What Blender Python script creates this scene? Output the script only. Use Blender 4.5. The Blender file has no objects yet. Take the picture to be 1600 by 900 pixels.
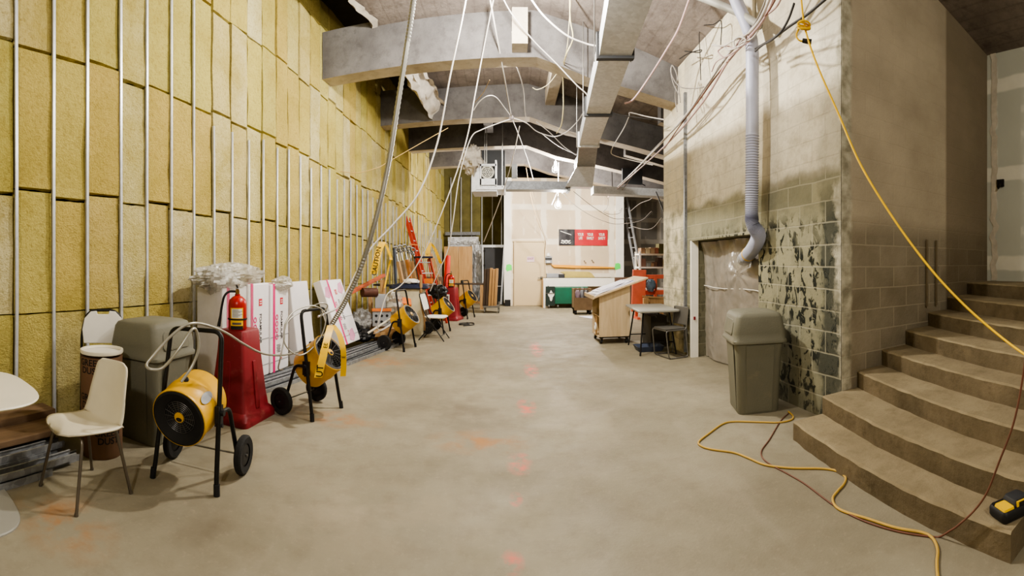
import bpy, bmesh, math, random
from mathutils import Vector as V, Matrix, noise
random.seed(7)
scn = bpy.context.scene
COL = scn.collection
PI = math.pi
# ---------------------------------------------------------------- camera: a hand-swept panorama (central cylindrical)
F, XC, YH, EYE = 700.0, 800.0, 412.0, 1.48
cd = bpy.data.cameras.new('camera'); cam = bpy.data.objects.new('camera', cd); COL.objects.link(cam); scn.camera = cam
cd.type = 'PANO'; cd.panorama_type = 'CENTRAL_CYLINDRICAL'
cd.central_cylindrical_range_u_min = -XC / F; cd.central_cylindrical_range_u_max = (1600 - XC) / F
cd.central_cylindrical_range_v_min = (YH - 900) / F; cd.central_cylindrical_range_v_max = YH / F
cd.clip_start = 0.02
cam.location = (0, 0, EYE); cam.rotation_euler = (PI / 2, 0, 0)

def P(x, y, r):
    """point of the survey: bearing from the photo column, height from the photo row, ground distance r"""
    p = (x - XC) / F
    return V((r * math.sin(p), r * math.cos(p), EYE + (YH - y) / F * r))
def FL(x, y, z=0.0):
    r = F * (EYE - z) / (y - YH)
    p = (x - XC) / F
    return V((r * math.sin(p), r * math.cos(p), z))
def WLx(y): return -(3.66 - 0.059 * y)          # insulated wall face
WRX = 2.76                                        # block wall face
# ---------------------------------------------------------------- mesh builder
class G:
    def __init__(s): s.v = []; s.f = []; s.M = Matrix(); s.tint = None
    def add(s, vs, fs):
        o = len(s.v); s.v += [s.M @ V(p) for p in vs]; s.f += [tuple(i + o for i in f) for f in fs]; return s
    def box(s, c, d, rot=None, top=1.0):
        x, y, z = d[0] / 2, d[1] / 2, d[2] / 2
        R = Matrix.Rotation(rot[2], 3, 'Z') @ Matrix.Rotation(rot[1], 3, 'Y') @ Matrix.Rotation(rot[0], 3, 'X') if rot else Matrix.Identity(3)
        vs = [V(c) + R @ V((sx * x * (top if sz > 0 else 1), sy * y * (top if sz > 0 else 1), sz * z)) for sz in (-1, 1) for sy in (-1, 1) for sx in (-1, 1)]
        return s.add(vs, [(0, 2, 3, 1), (4, 5, 7, 6), (0, 1, 5, 4), (2, 6, 7, 3), (0, 4, 6, 2), (1, 3, 7, 5)])
    def bar(s, a, b, w, h, up=(0, 0, 1)):
        a, b = V(a), V(b); d = (b - a).normalized(); u = V(up)
        if abs(d.dot(u)) > .98: u = V((0, 1, 0))
        x = d.cross(u).normalized(); y = x.cross(d)
        vs = [q + x * sx * w / 2 + y * sy * h / 2 for q in (a, b) for sy in (-1, 1) for sx in (-1, 1)]
        return s.add(vs, [(0, 2, 3, 1), (4, 5, 7, 6), (0, 1, 5, 4), (2, 6, 7, 3), (0, 4, 6, 2), (1, 3, 7, 5)])
    def tube(s, pts, r, n=8, closed=False, caps=True):
        pts = [V(p) for p in pts]; m = len(pts)
        rs = r if isinstance(r, (list, tuple)) else [r] * m
        tang = []
        for i in range(m):
            a = pts[i - 1] if (i > 0 or closed) else pts[i]; b = pts[(i + 1) % m] if (i < m - 1 or closed) else pts[i]
            t = b - a; tang.append(t.normalized() if t.length > 1e-9 else V((0, 0, 1)))
        u = V((0, 0, 1)) if abs(tang[0].z) < .9 else V((1, 0, 0))
        x = tang[0].cross(u).normalized(); vs = []
        for i in range(m):
            x = (x - tang[i] * x.dot(tang[i])).normalized(); y = tang[i].cross(x)
            for k in range(n):
                a = 2 * PI * k / n; vs.append(pts[i] + (x * math.cos(a) + y * math.sin(a)) * rs[i])
        fs = []
        for i in range(m if closed else m - 1):
            for k in range(n):
                j = (i + 1) % m; fs.append((i * n + k, i * n + (k + 1) % n, j * n + (k + 1) % n, j * n + k))
        if caps and not closed: fs += [tuple(reversed(range(n))), tuple((m - 1) * n + k for k in range(n))]
        return s.add(vs, fs)
    def cyl(s, a, b, r, r2=None, n=16): return s.tube([a, b], [r, r if r2 is None else r2], n)
    def lathe(s, prof, n=24, M=None, caps=False):
        M = M or Matrix(); vs = []; fs = []; m = len(prof)
        for r, z in prof:
            for k in range(n):
                a = 2 * PI * k / n; vs.append(M @ V((r * math.cos(a), r * math.sin(a), z)))
        for i in range(m - 1):
            for k in range(n): fs.append((i * n + k, i * n + (k + 1) % n, (i + 1) * n + (k + 1) % n, (i + 1) * n + k))
        if caps: fs += [tuple(reversed(range(n))), tuple((m - 1) * n + k for k in range(n))]
        return s.add(vs, fs)
    def loft(s, rings, caps=True):
        n = len(rings[0]); vs = [p for r in rings for p in r]; fs = []
        for i in range(len(rings) - 1):
            for k in range(n): fs.append((i * n + k, i * n + (k + 1) % n, (i + 1) * n + (k + 1) % n, (i + 1) * n + k))
        if caps: fs += [tuple(reversed(range(n))), tuple((len(rings) - 1) * n + k for k in range(n))]
        return s.add(vs, fs)
    def prism(s, poly, z0, z1):
        n = len(poly); vs = [(x, y, z0) for x, y in poly] + [(x, y, z1) for x, y in poly]
        return s.add(vs, [tuple(reversed(range(n))), tuple(range(n, 2 * n))] + [(k, (k + 1) % n, n + (k + 1) % n, n + k) for k in range(n)])
    def grid(s, fn, nu, nv, wrap=False):
        vs = [fn(i / nu, j / nv) for j in range(nv + 1) for i in range(nu + 1)]
        return s.add(vs, [(j * (nu + 1) + i, j * (nu + 1) + i + 1, (j + 1) * (nu + 1) + i + 1, (j + 1) * (nu + 1) + i) for j in range(nv) for i in range(nu)])
    def disc(s, c, r, nrm, n=20):
        q = V(nrm).to_track_quat('Z', 'Y').to_matrix()
        return s.add([V(c) + q @ V((r * math.cos(2 * PI * k / n), r * math.sin(2 * PI * k / n), 0)) for k in range(n)], [tuple(range(n))])
    def ring(s, c, r, t, nrm, n=24, m=6):
        q = V(nrm).to_track_quat('Z', 'Y').to_matrix()
        return s.tube([V(c) + q @ V((r * math.cos(2 * PI * k / n), r * math.sin(2 * PI * k / n), 0)) for k in range(n)], t, m, closed=True)
    def build(s, name, mat, parent=None, smooth=None, bevel=0, solid=0, sub=0):
        me = bpy.data.meshes.new(name); me.from_pydata([tuple(p) for p in s.v], [], s.f); me.materials.append(mat)
        bm = bmesh.new(); bm.from_mesh(me); bmesh.ops.recalc_face_normals(bm, faces=bm.faces); bm.to_mesh(me); bm.free()
        if smooth:
            me.polygons.foreach_set('use_smooth', [True] * len(me.polygons)); me.set_sharp_from_angle(angle=math.radians(smooth))
        o = bpy.data.objects.new(name, me); COL.objects.link(o)
        if parent: o.parent = parent
        if solid:
            m = o.modifiers.new('s', 'SOLIDIFY'); m.thickness = solid; m.offset = 0
        if bevel:
            m = o.modifiers.new('b', 'BEVEL'); m.width = bevel; m.segments = 2; m.limit_method = 'ANGLE'
        if sub:
            m = o.modifiers.new('d', 'SUBSURF'); m.levels = sub; m.render_levels = sub
        return o
def rrect(hx, hy, z, r, k=4):
    r = min(r, hx * .99, hy * .99); out = []
    for cx, cy, a0 in ((hx - r, hy - r, 0), (-hx + r, hy - r, PI / 2), (-hx + r, -hy + r, PI), (hx - r, -hy + r, 1.5 * PI)):
        for i in range(k + 1):
            a = a0 + PI / 2 * i / k; out.append((cx + r * math.cos(a), cy + r * math.sin(a), z))
    return out
def spline(pts, k=8, closed=False):
    pts = [V(p) for p in pts]; n = len(pts); out = []
    if n == 2: return [pts[0].lerp(pts[1], i / k) for i in range(k + 1)]
    for i in range(n if closed else n - 1):
        if closed: a, b, c, d = pts[i - 1], pts[i], pts[(i + 1) % n], pts[(i + 2) % n]
        else:
            b, c = pts[i], pts[i + 1]; a = pts[i - 1] if i else b * 2 - c; d = pts[i + 2] if i + 2 < n else c * 2 - b
        for j in range(k):
            t = j / k; t2, t3 = t * t, t ** 3
            out.append(.5 * ((2 * b) + (c - a) * t + (2 * a - 5 * b + 4 * c - d) * t2 + (3 * b - a - 3 * c + d) * t3))
    if not closed: out.append(pts[-1])
    return out
def bend(pts, r=.05, k=5):
    """polyline with rounded corners"""
    pts = [V(p) for p in pts]; out = [pts[0]]
    for i in range(1, len(pts) - 1):
        a, b, c = pts[i - 1], pts[i], pts[i + 1]; d1 = (a - b); d2 = (c - b); q = min(r, d1.length * .45, d2.length * .45)
        p0 = b + d1.normalized() * q; p1 = b + d2.normalized() * q
        for j in range(k + 1):
            t = j / k; out.append(p0 * (1 - t) ** 2 + b * 2 * t * (1 - t) + p1 * t * t)
    return out + [pts[-1]]
_tc = {}
def text_geo(s, size=1.0):
    """flat lettering as (verts, faces, width) with its origin at the centre"""
    if s not in _tc:
        cu = bpy.data.curves.new('lettering', 'FONT'); cu.body = s; cu.size = 1; cu.align_x = 'CENTER'; cu.align_y = 'CENTER'; cu.resolution_u = 3; cu.offset = .018
        o = bpy.data.objects.new('lettering', cu); COL.objects.link(o)
        dg = bpy.context.evaluated_depsgraph_get(); me = o.evaluated_get(dg).to_mesh()
        _tc[s] = ([v.co.copy() for v in me.vertices], [tuple(p.vertices) for p in me.polygons])
        o.evaluated_get(dg).to_mesh_clear(); bpy.data.objects.remove(o); bpy.data.curves.remove(cu)
    v, f = _tc[s]
    return [p * size for p in v], f
def letter(parent, s, size, fn, mat, name='lettering', sx=1.0):
    v, f = text_geo(s, size); g = G(); g.add([fn(p.x * sx, p.y) for p in v], f)
    return g.build(name, mat, parent)
# ---------------------------------------------------------------- things
def tag(o, label=None, cat=None, group=None, kind=None):
    if label: o['label'] = label
    if cat: o['category'] = cat
    if group: o['group'] = group
    if kind: o['kind'] = kind
    return o
def thing(name, label, cat, loc=(0, 0, 0), rz=0, group=None):
    o = bpy.data.objects.new(name, None); o.empty_display_size = .1; COL.objects.link(o); o.location = loc; o.rotation_euler = (0, 0, rz)
    return tag(o, label, cat, group)
def dup(o, loc, rz, label, group=None):
    def cp(a, par):
        c = a.copy(); COL.objects.link(c)
        if par: c.parent = par; c.matrix_parent_inverse = a.matrix_parent_inverse
        for ch in a.children: cp(ch, c)
        return c
    r = cp(o, None); r.location = loc; r.rotation_euler = (0, 0, rz); r['label'] = label
    if group: r['group'] = group
    return r
def struct(o): o['kind'] = 'structure'; return o
# ---------------------------------------------------------------- materials
def lin(c):
    return tuple((x / 255 / 12.92 if x / 255 <= .04045 else ((x / 255 + .055) / 1.055) ** 2.4) for x in c) + (1,)
class N:
    def __init__(s, name):
        s.m = bpy.data.materials.new(name); s.m.use_nodes = True; s.t = s.m.node_tree; s.t.nodes.clear()
        s.out = s.n('ShaderNodeOutputMaterial'); s.b = s.n('ShaderNodeBsdfPrincipled'); s.l(s.b.outputs[0], s.out.inputs[0])
        s.co = s.n('ShaderNodeTexCoord').outputs['Object']
    def n(s, t): return s.t.nodes.new(t)
    def l(s, a, b): s.t.links.new(a, b)
    def put(s, sock, v):
        if hasattr(v, 'is_output'): s.l(v, sock)
        else: sock.default_value = v
    def math(s, op, a, b=0.0, c=0.0, clamp=False):
        n = s.n('ShaderNodeMath'); n.operation = op; n.use_clamp = clamp
        for i, v in enumerate((a, b, c)): s.put(n.inputs[i], v)
        return n.outputs[0]
    def noise(s, scale, detail=4, vec=None, rough=.55, dist=0):
        n = s.n('ShaderNodeTexNoise'); n.inputs['Scale'].default_value = scale; n.inputs['Detail'].default_value = detail; n.inputs['Roughness'].default_value = rough; n.inputs['Distortion'].default_value = dist
        s.l(vec or s.co, n.inputs['Vector']); return n.outputs['Fac']
    def ramp(s, f, a, b, ca=(0, 0, 0, 1), cb=(1, 1, 1, 1)):
        n = s.n('ShaderNodeMapRange'); n.inputs['From Min'].default_value = a; n.inputs['From Max'].default_value = b; s.l(f, n.inputs['Value'])
        if ca == (0, 0, 0, 1) and cb == (1, 1, 1, 1): return n.outputs[0]
        if ca == (1, 1, 1, 1) and cb == (0, 0, 0, 1):
            n.inputs['To Min'].default_value = 1; n.inputs['To Max'].default_value = 0; return n.outputs[0]
        return s.mix(n.outputs[0], ca, cb)
    def mix(s, f, a, b, mode='MIX'):
        n = s.n('ShaderNodeMix'); n.data_type = 'RGBA'; n.blend_type = mode
        s.put(n.inputs[0], f); s.put(n.inputs[6], a); s.put(n.inputs[7], b); return n.outputs[2]
    def map(s, scale=(1, 1, 1), loc=(0, 0, 0), rot=(0, 0, 0), vec=None):
        n = s.n('ShaderNodeMapping'); n.inputs['Scale'].default_value = scale; n.inputs['Location'].default_value = loc; n.inputs['Rotation'].default_value = rot
        s.l(vec or s.co, n.inputs[0]); return n.outputs[0]
    def xyz(s, vec=None):
        n = s.n('ShaderNodeSeparateXYZ'); s.l(vec or s.co, n.inputs[0]); return n.outputs
    def comb(s, x, y, z=0.0):
        n = s.n('ShaderNodeCombineXYZ')
        for i, v in enumerate((x, y, z)): s.put(n.inputs[i], v)
        return n.outputs[0]
    def bump(s, h, strength=.3, dist=.02, nrm=None):
        n = s.n('ShaderNodeBump'); n.inputs['Strength'].default_value = strength; n.inputs['Distance'].default_value = dist; s.l(h, n.inputs['Height'])
        if nrm: s.l(nrm, n.inputs['Normal'])
        return n.outputs[0]
    def fin(s, col, rough=.7, metal=0.0, nrm=None, spec=.4):
        s.put(s.b.inputs['Base Color'], col); s.put(s.b.inputs['Roughness'], rough); s.b.inputs['Metallic'].default_value = metal; s.b.inputs['Specular IOR Level'].default_value = spec
        if nrm is not None: s.l(nrm, s.b.inputs['Normal'])
        return s.m
def mat(name, col, rough=.6, metal=0.0, var=.12, scale=6, bump=0.0, bscale=30, spec=.4, dirt=None, dirt_lo=.55, dirt_hi=.75):
    k = N(name); c = lin(col); a = tuple(x * (1 - var) for x in c[:3]) + (1,); b = tuple(min(1, x * (1 + var)) for x in c[:3]) + (1,)
    col_ = k.ramp(k.noise(scale, 5), .3, .7, a, b)
    if dirt: col_ = k.mix(k.ramp(k.noise(scale * 1.7, 6, rough=.65), dirt_lo, dirt_hi), col_, lin(dirt))
    return k.fin(col_, rough, metal, k.bump(k.noise(bscale, 3), bump, .01) if bump else None, spec)
# ================================================================ materials
def m_insul():
    k = N('mineral_wool'); at = k.n('ShaderNodeAttribute'); at.attribute_name = 'tint'; sp = k.n('ShaderNodeSeparateColor'); k.l(at.outputs['Color'], sp.inputs[0])
    c = k.mix(sp.outputs[0], lin((188, 178, 104)), lin((186, 164, 94)))
    c = k.mix(sp.outputs[1], c, lin((204, 195, 156)))
    c = k.mix(k.math('MULTIPLY', k.ramp(k.noise(1.6, 7, rough=.65), .42, .66), .7), c, lin((164, 148, 76)))
    c = k.mix(k.math('MULTIPLY', k.ramp(k.noise(30, 6, rough=.75), .5, .7), .65), c, lin((138, 118, 62)))
    z = k.xyz()[2]
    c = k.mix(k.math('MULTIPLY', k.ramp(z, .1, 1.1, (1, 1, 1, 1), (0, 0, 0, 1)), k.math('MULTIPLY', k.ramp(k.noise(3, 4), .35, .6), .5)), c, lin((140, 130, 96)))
    h = k.math('ADD', k.noise(14, 8, rough=.7), k.math('MULTIPLY', k.noise(60, 4), .6))
    return k.fin(c, .95, 0, k.bump(h, .6, .05), .1)
def m_floor():
    k = N('worn_concrete_floor')
    c = k.ramp(k.noise(.7, 7, rough=.6), .3, .72, lin((119, 111, 93)), lin((152, 145, 125)))
    c = k.mix(k.math('MULTIPLY', k.ramp(k.noise(5, 8, rough=.7), .48, .75), .5), c, lin((112, 100, 83)))
    c = k.mix(k.math('MULTIPLY', k.ramp(k.noise(22, 6, rough=.75), .55, .8), .35), c, lin((176, 164, 143)))
    c = k.mix(k.math('MULTIPLY', k.ramp(k.noise(1.3, 5, vec=k.map((1, .25, 1), (3, 1, 0))), .55, .75), .3), c, lin((175, 165, 148)))
    def spot(px, py, sx, sy, col, amt, ns=9):
        nonlocal c
        p = FL(px, py); v = k.map((1 / sx, 1 / sy, 1), (-p.x / sx, -p.y / sy, 0))
        n = k.n('ShaderNodeVectorMath'); n.operation = 'LENGTH'; k.l(v, n.inputs[0])
        f = k.math('SUBTRACT', 1.0, n.outputs['Value'], clamp=True)
        f = k.math('MULTIPLY', f, k.ramp(k.noise(ns, 4), .4, .62)); c = k.mix(k.math('MULTIPLY', f, amt, clamp=True), c, lin(col))
    for px, py, sx, sy in ((830, 578, .12, .5), (822, 636, .12, .35), (812, 724, .11, .22), (800, 880, .07, .12), (838, 545, .14, .8), (806, 780, .05, .1)): spot(px, py, sx, sy, (214, 110, 92), 1.2)
    for px, py, sx, sy in ((95, 815, .45, .3), (530, 655, .5, .25), (600, 565, .6, .5), (750, 690, .5, .3)): spot(px, py, sx, sy, (165, 112, 58), .8, 5)
    spot(700, 640, .9, 1.0, (108, 97, 82), .7, 3); spot(340, 840, .3, .25, (98, 86, 70), .7, 4); spot(560, 800, .8, .5, (170, 157, 136), .5, 3)
    h = k.math('ADD', k.noise(9, 8, rough=.7), k.math('MULTIPLY', k.noise(70, 3), .4))
    return k.fin(c, k.ramp(k.noise(3, 5), .3, .7, (.55, .55, .55, 1), (.8, .8, .8, 1)), 0, k.bump(h, .2, .015), .35)
def bricks(k, vec, w, h, mort=.012):
    n = k.n('ShaderNodeTexBrick'); n.offset = .5; n.inputs['Scale'].default_value = 1; n.inputs['Brick Width'].default_value = w; n.inputs['Row Height'].default_value = h
    n.inputs['Mortar Size'].default_value = mort; n.inputs['Mortar Smooth'].default_value = .3; n.inputs['Color1'].default_value = (.2, .2, .2, 1); n.inputs['Color2'].default_value = (.8, .8, .8, 1); n.inputs['Mortar'].default_value = (.5, .5, .5, 1)
    k.l(vec, n.inputs['Vector']); return n.outputs['Color'], n.outputs['Fac']
def m_block():
    k = N('painted_block_wall'); x, y, z = k.xyz(); wob = k.math('MULTIPLY', k.math('SUBTRACT', k.noise(1.2, 3), .5), .05)
    bc, bf = bricks(k, k.comb(y, k.math('ADD', z, wob)), .41, .208, .009)
    up = k.ramp(k.noise(1.1, 6), .3, .7, lin((186, 178, 158)), lin((222, 215, 197)))
    up = k.mix(k.math('MULTIPLY', k.ramp(k.noise(7, 8, rough=.7), .46, .75), .6), up, lin((146, 135, 114)))
    bv = k.n('ShaderNodeSeparateColor'); k.l(bc, bv.inputs[0])
    low = k.mix(bv.outputs[0], lin((122, 120, 102)), lin((158, 153, 128)))
    low = k.mix(k.math('MULTIPLY', k.ramp(k.noise(3, 6, rough=.7), .45, .7), .6), low, lin((108, 107, 92)))
    zz = k.math('ADD', z, k.math('MULTIPLY', k.math('SUBTRACT', k.noise(2.5, 5), .5), .25))
    low_f = k.ramp(zz, 2.32, 2.42, (1, 1, 1, 1), (0, 0, 0, 1))
    c = k.mix(low_f, up, low)
    # patchy grey band at the height where the two tones meet
    band = k.math('MULTIPLY', k.ramp(k.math('ABSOLUTE', k.math('SUBTRACT', zz, 2.36)), .02, .1, (1, 1, 1, 1), (0, 0, 0, 1)), k.ramp(k.noise(1.8, 4), .4, .6)); c = k.mix(k.math('MULTIPLY', band, .6), c, lin((122, 116, 100)))
    # black adhesive daubs
    d = k.noise(11, 5, vec=k.map((1, 1, .55), rot=(.35, 0, 0)), rough=.6, dist=.6)
    area = k.math('MULTIPLY', k.ramp(zz, 1.86, 2.02, (1, 1, 1, 1), (0, 0, 0, 1)), k.ramp(k.noise(1.6, 3), .28, .42))
    area = k.math('MULTIPLY', area, k.ramp(y, 5.0, 6.2, (1, 1, 1, 1), (.25, .25, .25, 1)))
    c = k.mix(k.math('MULTIPLY', k.ramp(d, .53, .565), area), c, lin((46, 48, 42)))
    # dark painted corner
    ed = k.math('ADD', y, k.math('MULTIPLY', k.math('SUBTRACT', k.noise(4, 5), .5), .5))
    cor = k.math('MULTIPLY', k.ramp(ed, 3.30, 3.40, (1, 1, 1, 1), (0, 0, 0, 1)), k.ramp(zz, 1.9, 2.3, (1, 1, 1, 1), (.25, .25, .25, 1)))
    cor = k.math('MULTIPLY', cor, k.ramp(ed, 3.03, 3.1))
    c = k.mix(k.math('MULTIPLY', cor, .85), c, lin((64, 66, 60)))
    edge = k.ramp(ed, 3.06, 3.14, (1, 1, 1, 1), (0, 0, 0, 1)); c = k.mix(edge, c, k.ramp(k.noise(6, 5), .35, .65, lin((138, 134, 118)), lin((196, 190, 172))))
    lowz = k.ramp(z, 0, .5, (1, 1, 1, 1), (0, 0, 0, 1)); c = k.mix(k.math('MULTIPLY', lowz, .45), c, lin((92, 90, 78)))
    far = k.ramp(y, 6.75, 6.85); c = k.mix(k.math('MULTIPLY', far, k.ramp(k.noise(4, 6), .35, .6)), c, lin((214, 204, 178)))
    c = k.mix(k.math('MULTIPLY', bf, k.math('MULTIPLY', low_f, .55)), c, lin((176, 172, 152)))
    c = k.mix(k.math('MULTIPLY', bf, .12), c, lin((110, 100, 85)))
    h = k.math('SUBTRACT', k.math('ADD', k.math('MULTIPLY', k.noise(18, 7, rough=.7), .8), k.math('MULTIPLY', k.ramp(d, .54, .6), area)), k.math('MULTIPLY', bf, .5))
    return k.fin(c, .9, 0, k.bump(h, .5, .02), .15)
def m_block_stair():
    k = N('bare_block_wall'); x, y, z = k.xyz(); wob = k.math('MULTIPLY', k.math('SUBTRACT', k.noise(1.2, 3), .5), .03)
    bc, bf = bricks(k, k.comb(x, k.math('ADD', z, wob)), .41, .208, .008); bv = k.n('ShaderNodeSeparateColor'); k.l(bc, bv.inputs[0])
    low = k.mix(bv.outputs[0], lin((132, 124, 108)), lin((154, 144, 126)))
    low = k.mix(k.math('MULTIPLY', k.ramp(k.noise(2, 6), .4, .7), .6), low, lin((108, 97, 78)))
    up = k.ramp(k.noise(1.4, 6), .3, .7, lin((156, 145, 127)), lin((180, 168, 148)))
    zz = k.math('ADD', z, k.math('MULTIPLY', k.math('SUBTRACT', k.noise(2, 4), .5), .2))
    lf = k.ramp(zz, 1.75, 1.95, (1, 1, 1, 1), (0, 0, 0, 1)); c = k.mix(lf, up, low)
    c = k.mix(k.math('MULTIPLY', bf, k.math('ADD', k.math('MULTIPLY', lf, .5), .1)), c, lin((168, 158, 138)))
    dk = k.math('MULTIPLY', k.ramp(x, 4.42, 4.46), .6); c = k.mix(dk, c, lin((96, 84, 66)))  # shadow on the landing end of the wall, painted into the block colour
    ed = k.math('ADD', x, k.math('MULTIPLY', k.math('SUBTRACT', k.noise(5, 5), .5), .08))
    c = k.mix(k.ramp(ed, 2.86, 2.9, (1, 1, 1, 1), (0, 0, 0, 1)), c, k.ramp(k.noise(8, 5), .35, .65, lin((138, 133, 116)), lin((196, 190, 172))))
    h = k.math('SUBTRACT', k.noise(20, 7, rough=.7), k.math('MULTIPLY', bf, .6))
    return k.fin(c, .92, 0, k.bump(h, .45, .02), .12)
def m_concrete(name, a, b, dirt, sc=2.0, bump=.4, board=False):
    k = N(name); c = k.ramp(k.noise(sc, 7, rough=.6), .3, .7, lin(a), lin(b))
    c = k.mix(k.math('MULTIPLY', k.ramp(k.noise(sc * 3.5, 7, rough=.7), .5, .75), .6), c, lin(dirt))
    h = k.noise(16, 7, rough=.7)
    if board:
        w = k.n('ShaderNodeTexWave'); w.inputs['Scale'].default_value = 1.6; w.inputs['Distortion'].default_value = .6; k.l(k.map(rot=(0, 0, .0)), w.inputs['Vector'])
        c = k.mix(k.math('MULTIPLY', k.ramp(w.outputs['Fac'], .0, .08, (1, 1, 1, 1), (0, 0, 0, 1)), .22), c, lin(dirt))
    return k.fin(c, .9, 0, k.bump(h, bump, .02), .15)
def m_drywall(name, board, mud, ax, s=1.22, zoff=0.0, off=0.0):
    k = N(name); p = k.xyz(); u = p[ax]; z = p[2]
    b = k.ramp(k.noise(2, 4), .3, .7, lin(tuple(x * .97 for x in board)), lin(board))
    wob = k.math('MULTIPLY', k.math('SUBTRACT', k.noise(2.2, 3), .5), .08)
    def band(v, period, o, w):
        t = k.math('PINGPONG', k.math('ADD', k.math('ADD', v, o), wob), period / 2); return k.ramp(t, w * .75, w, (1, 1, 1, 1), (0, 0, 0, 1))
    f = k.math('MAXIMUM', band(u, s, off, .11), band(z, s, zoff, .11))
    c = k.mix(f, b, k.ramp(k.noise(5, 4), .3, .7, lin(tuple(x * .96 for x in mud)), lin(mud)))
    t2 = k.math('PINGPONG', k.math('ADD', u, off + .3), s / 6); dots = k.math('MULTIPLY', k.ramp(t2, .02, .04, (1, 1, 1, 1), (0, 0, 0, 1)), k.ramp(k.noise(4, 2), .5, .6)); c = k.mix(k.math('MULTIPLY', dots, .5), c, lin(mud))
    return k.fin(c, .85, 0, k.bump(k.noise(30, 3), .08, .01), .2)
def m_wood(name, a, b, sc=1.0, axis='X', knots=True, rough=.7):
    k = N(name); st = {'X': (1, 9, 9), 'Y': (9, 1, 9), 'Z': (9, 9, 1)}[axis]
    v = k.map(tuple(q * sc for q in st)); n1 = k.noise(2.2, 6, vec=v, dist=.8); c = k.ramp(n1, .3, .7, lin(a), lin(b))
    if knots: c = k.mix(k.math('MULTIPLY', k.ramp(k.noise(5 * sc, 3), .66, .72), .6), c, lin(tuple(q * .6 for q in a)))
    return k.fin(c, rough, 0, k.bump(n1, .15, .005), .25)
def m_galv(name, col, rough=.42, var=.18):
    k = N(name); n = k.n('ShaderNodeTexVoronoi'); n.inputs['Scale'].default_value = 26; k.l(k.co, n.inputs['Vector'])
    s = k.n('ShaderNodeSeparateColor'); k.l(n.outputs['Color'], s.inputs[0]); c = lin(col)
    cc = k.mix(s.outputs[0], tuple(x * (1 - var) for x in c[:3]) + (1,), tuple(min(1, x * (1 + var)) for x in c[:3]) + (1,))
    cc = k.mix(k.math('MULTIPLY', k.ramp(k.noise(2.5, 5), .45, .75), .4), cc, tuple(x * .6 for x in c[:3]) + (1,))
    return k.fin(cc, rough, .3, None, .5)
def m_sheet(name, col, trans, rough=.22, dif=.7, bs=9, bst=.5):
    """thin polyethylene: see-through, milky and shiny at once"""
    k = N(name); k.t.nodes.remove(k.b)
    tr = k.n('ShaderNodeBsdfTransparent'); tr.inputs[0].default_value = (.92, .92, .9, 1)
    d = k.n('ShaderNodeBsdfDiffuse'); d.inputs[0].default_value = lin(col); t = k.n('ShaderNodeBsdfTranslucent'); t.inputs[0].default_value = lin(col)
    g = k.n('ShaderNodeBsdfAnisotropic'); g.inputs['Roughness'].default_value = rough; g.inputs['Color'].default_value = (.9, .9, .9, 1)
    nb = k.bump(k.noise(bs, 6, rough=.6, dist=1.2), bst, .05)
    for q in (d, t, g): k.l(nb, q.inputs['Normal'])
    def mx(f, a, b):
        n = k.n('ShaderNodeMixShader'); k.put(n.inputs[0], f); k.l(a, n.inputs[1]); k.l(b, n.inputs[2]); return n.outputs[0]
    s = mx(1 - dif, d.outputs[0], t.outputs[0]); s = mx(.22, s, g.outputs[0])
    s = mx(k.ramp(k.noise(3, 4), .3, .7, (max(0, trans - .12),) * 3 + (1,), (min(1, trans + .12),) * 3 + (1,)), s, tr.outputs[0]); k.l(s, k.out.inputs[0]); return k.m
def m_emit(name, col, st):
    k = N(name); e = k.n('ShaderNodeEmission'); e.inputs[0].default_value = lin(col); e.inputs[1].default_value = st; k.l(e.outputs[0], k.out.inputs[0]); return k.m
def m_foil():
    k = N('foil_facing'); c = k.ramp(k.noise(4, 4), .3, .7, lin((170, 172, 176)), lin((225, 226, 230)))
    return k.fin(c, .3, .8, k.bump(k.noise(12, 6, rough=.7, dist=.8), .8, .05), .5)
INS, FLOOR, BLOCK, BLOCKS = m_insul(), m_floor(), m_block(), m_block_stair()
SLAB = m_concrete('ceiling_concrete', (112, 103, 98), (150, 140, 133), (78, 69, 64), 1.6, .5, True)
BEAM = m_concrete('beam_concrete', (90, 87, 87), (118, 115, 114), (70, 67, 66), 1.8, .35)
SOFF = m_concrete('beam_soffit_concrete', (168, 156, 140), (196, 186, 170), (136, 124, 108), 2.2, .3)
VOID = mat('dark_roof_void', (46, 40, 36), .95, 0, .4, 3, .4, 8)
STEP = m_concrete('stair_concrete', (94, 84, 66), (124, 111, 90), (74, 65, 50), 2.4, .5)
TREAD = m_concrete('stair_tread_concrete', (124, 112, 90), (154, 141, 115), (106, 94, 72), 2.0, .4)
PLASTER = mat('torn_plaster', (196, 188, 176), .9, 0, .15, 8, .8, 14)
DRY = m_drywall('taped_drywall', (214, 196, 168), (236, 226, 206), 0, 1.22, .18, .1)
DRYG = m_drywall('grey_board_drywall', (158, 154, 148), (204, 198, 188), 0, .9, .3, .2)
DRYS = m_drywall('stair_drywall', (188, 190, 182), (222, 220, 210), 1, 1.22, .95, .45)
GALV, GALVD, STUD = m_galv('galvanized_duct', (206, 207, 210), .5, .1), m_galv('dull_galvanized', (124, 126, 130), .5), m_galv('bright_stud_steel', (196, 198, 202), .36, .08)
CHAN = m_galv('galvanized_channel', (150, 152, 156), .4, .22)
STEEL = mat('grey_steel', (122, 120, 116), .4, .7, .15)
CHROME = mat('chair_leg_steel', (120, 112, 102), .35, .8, .1)
BLK = mat('black_steel', (24, 23, 22), .45, .2, .3, 12, dirt=(66, 58, 50), dirt_lo=.6, dirt_hi=.8)
BLKP = mat('black_plastic', (26, 26, 28), .5, 0, .2)
RUB = mat('tyre_rubber', (34, 33, 32), .85, 0, .2, 12, .3, 60)
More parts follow.
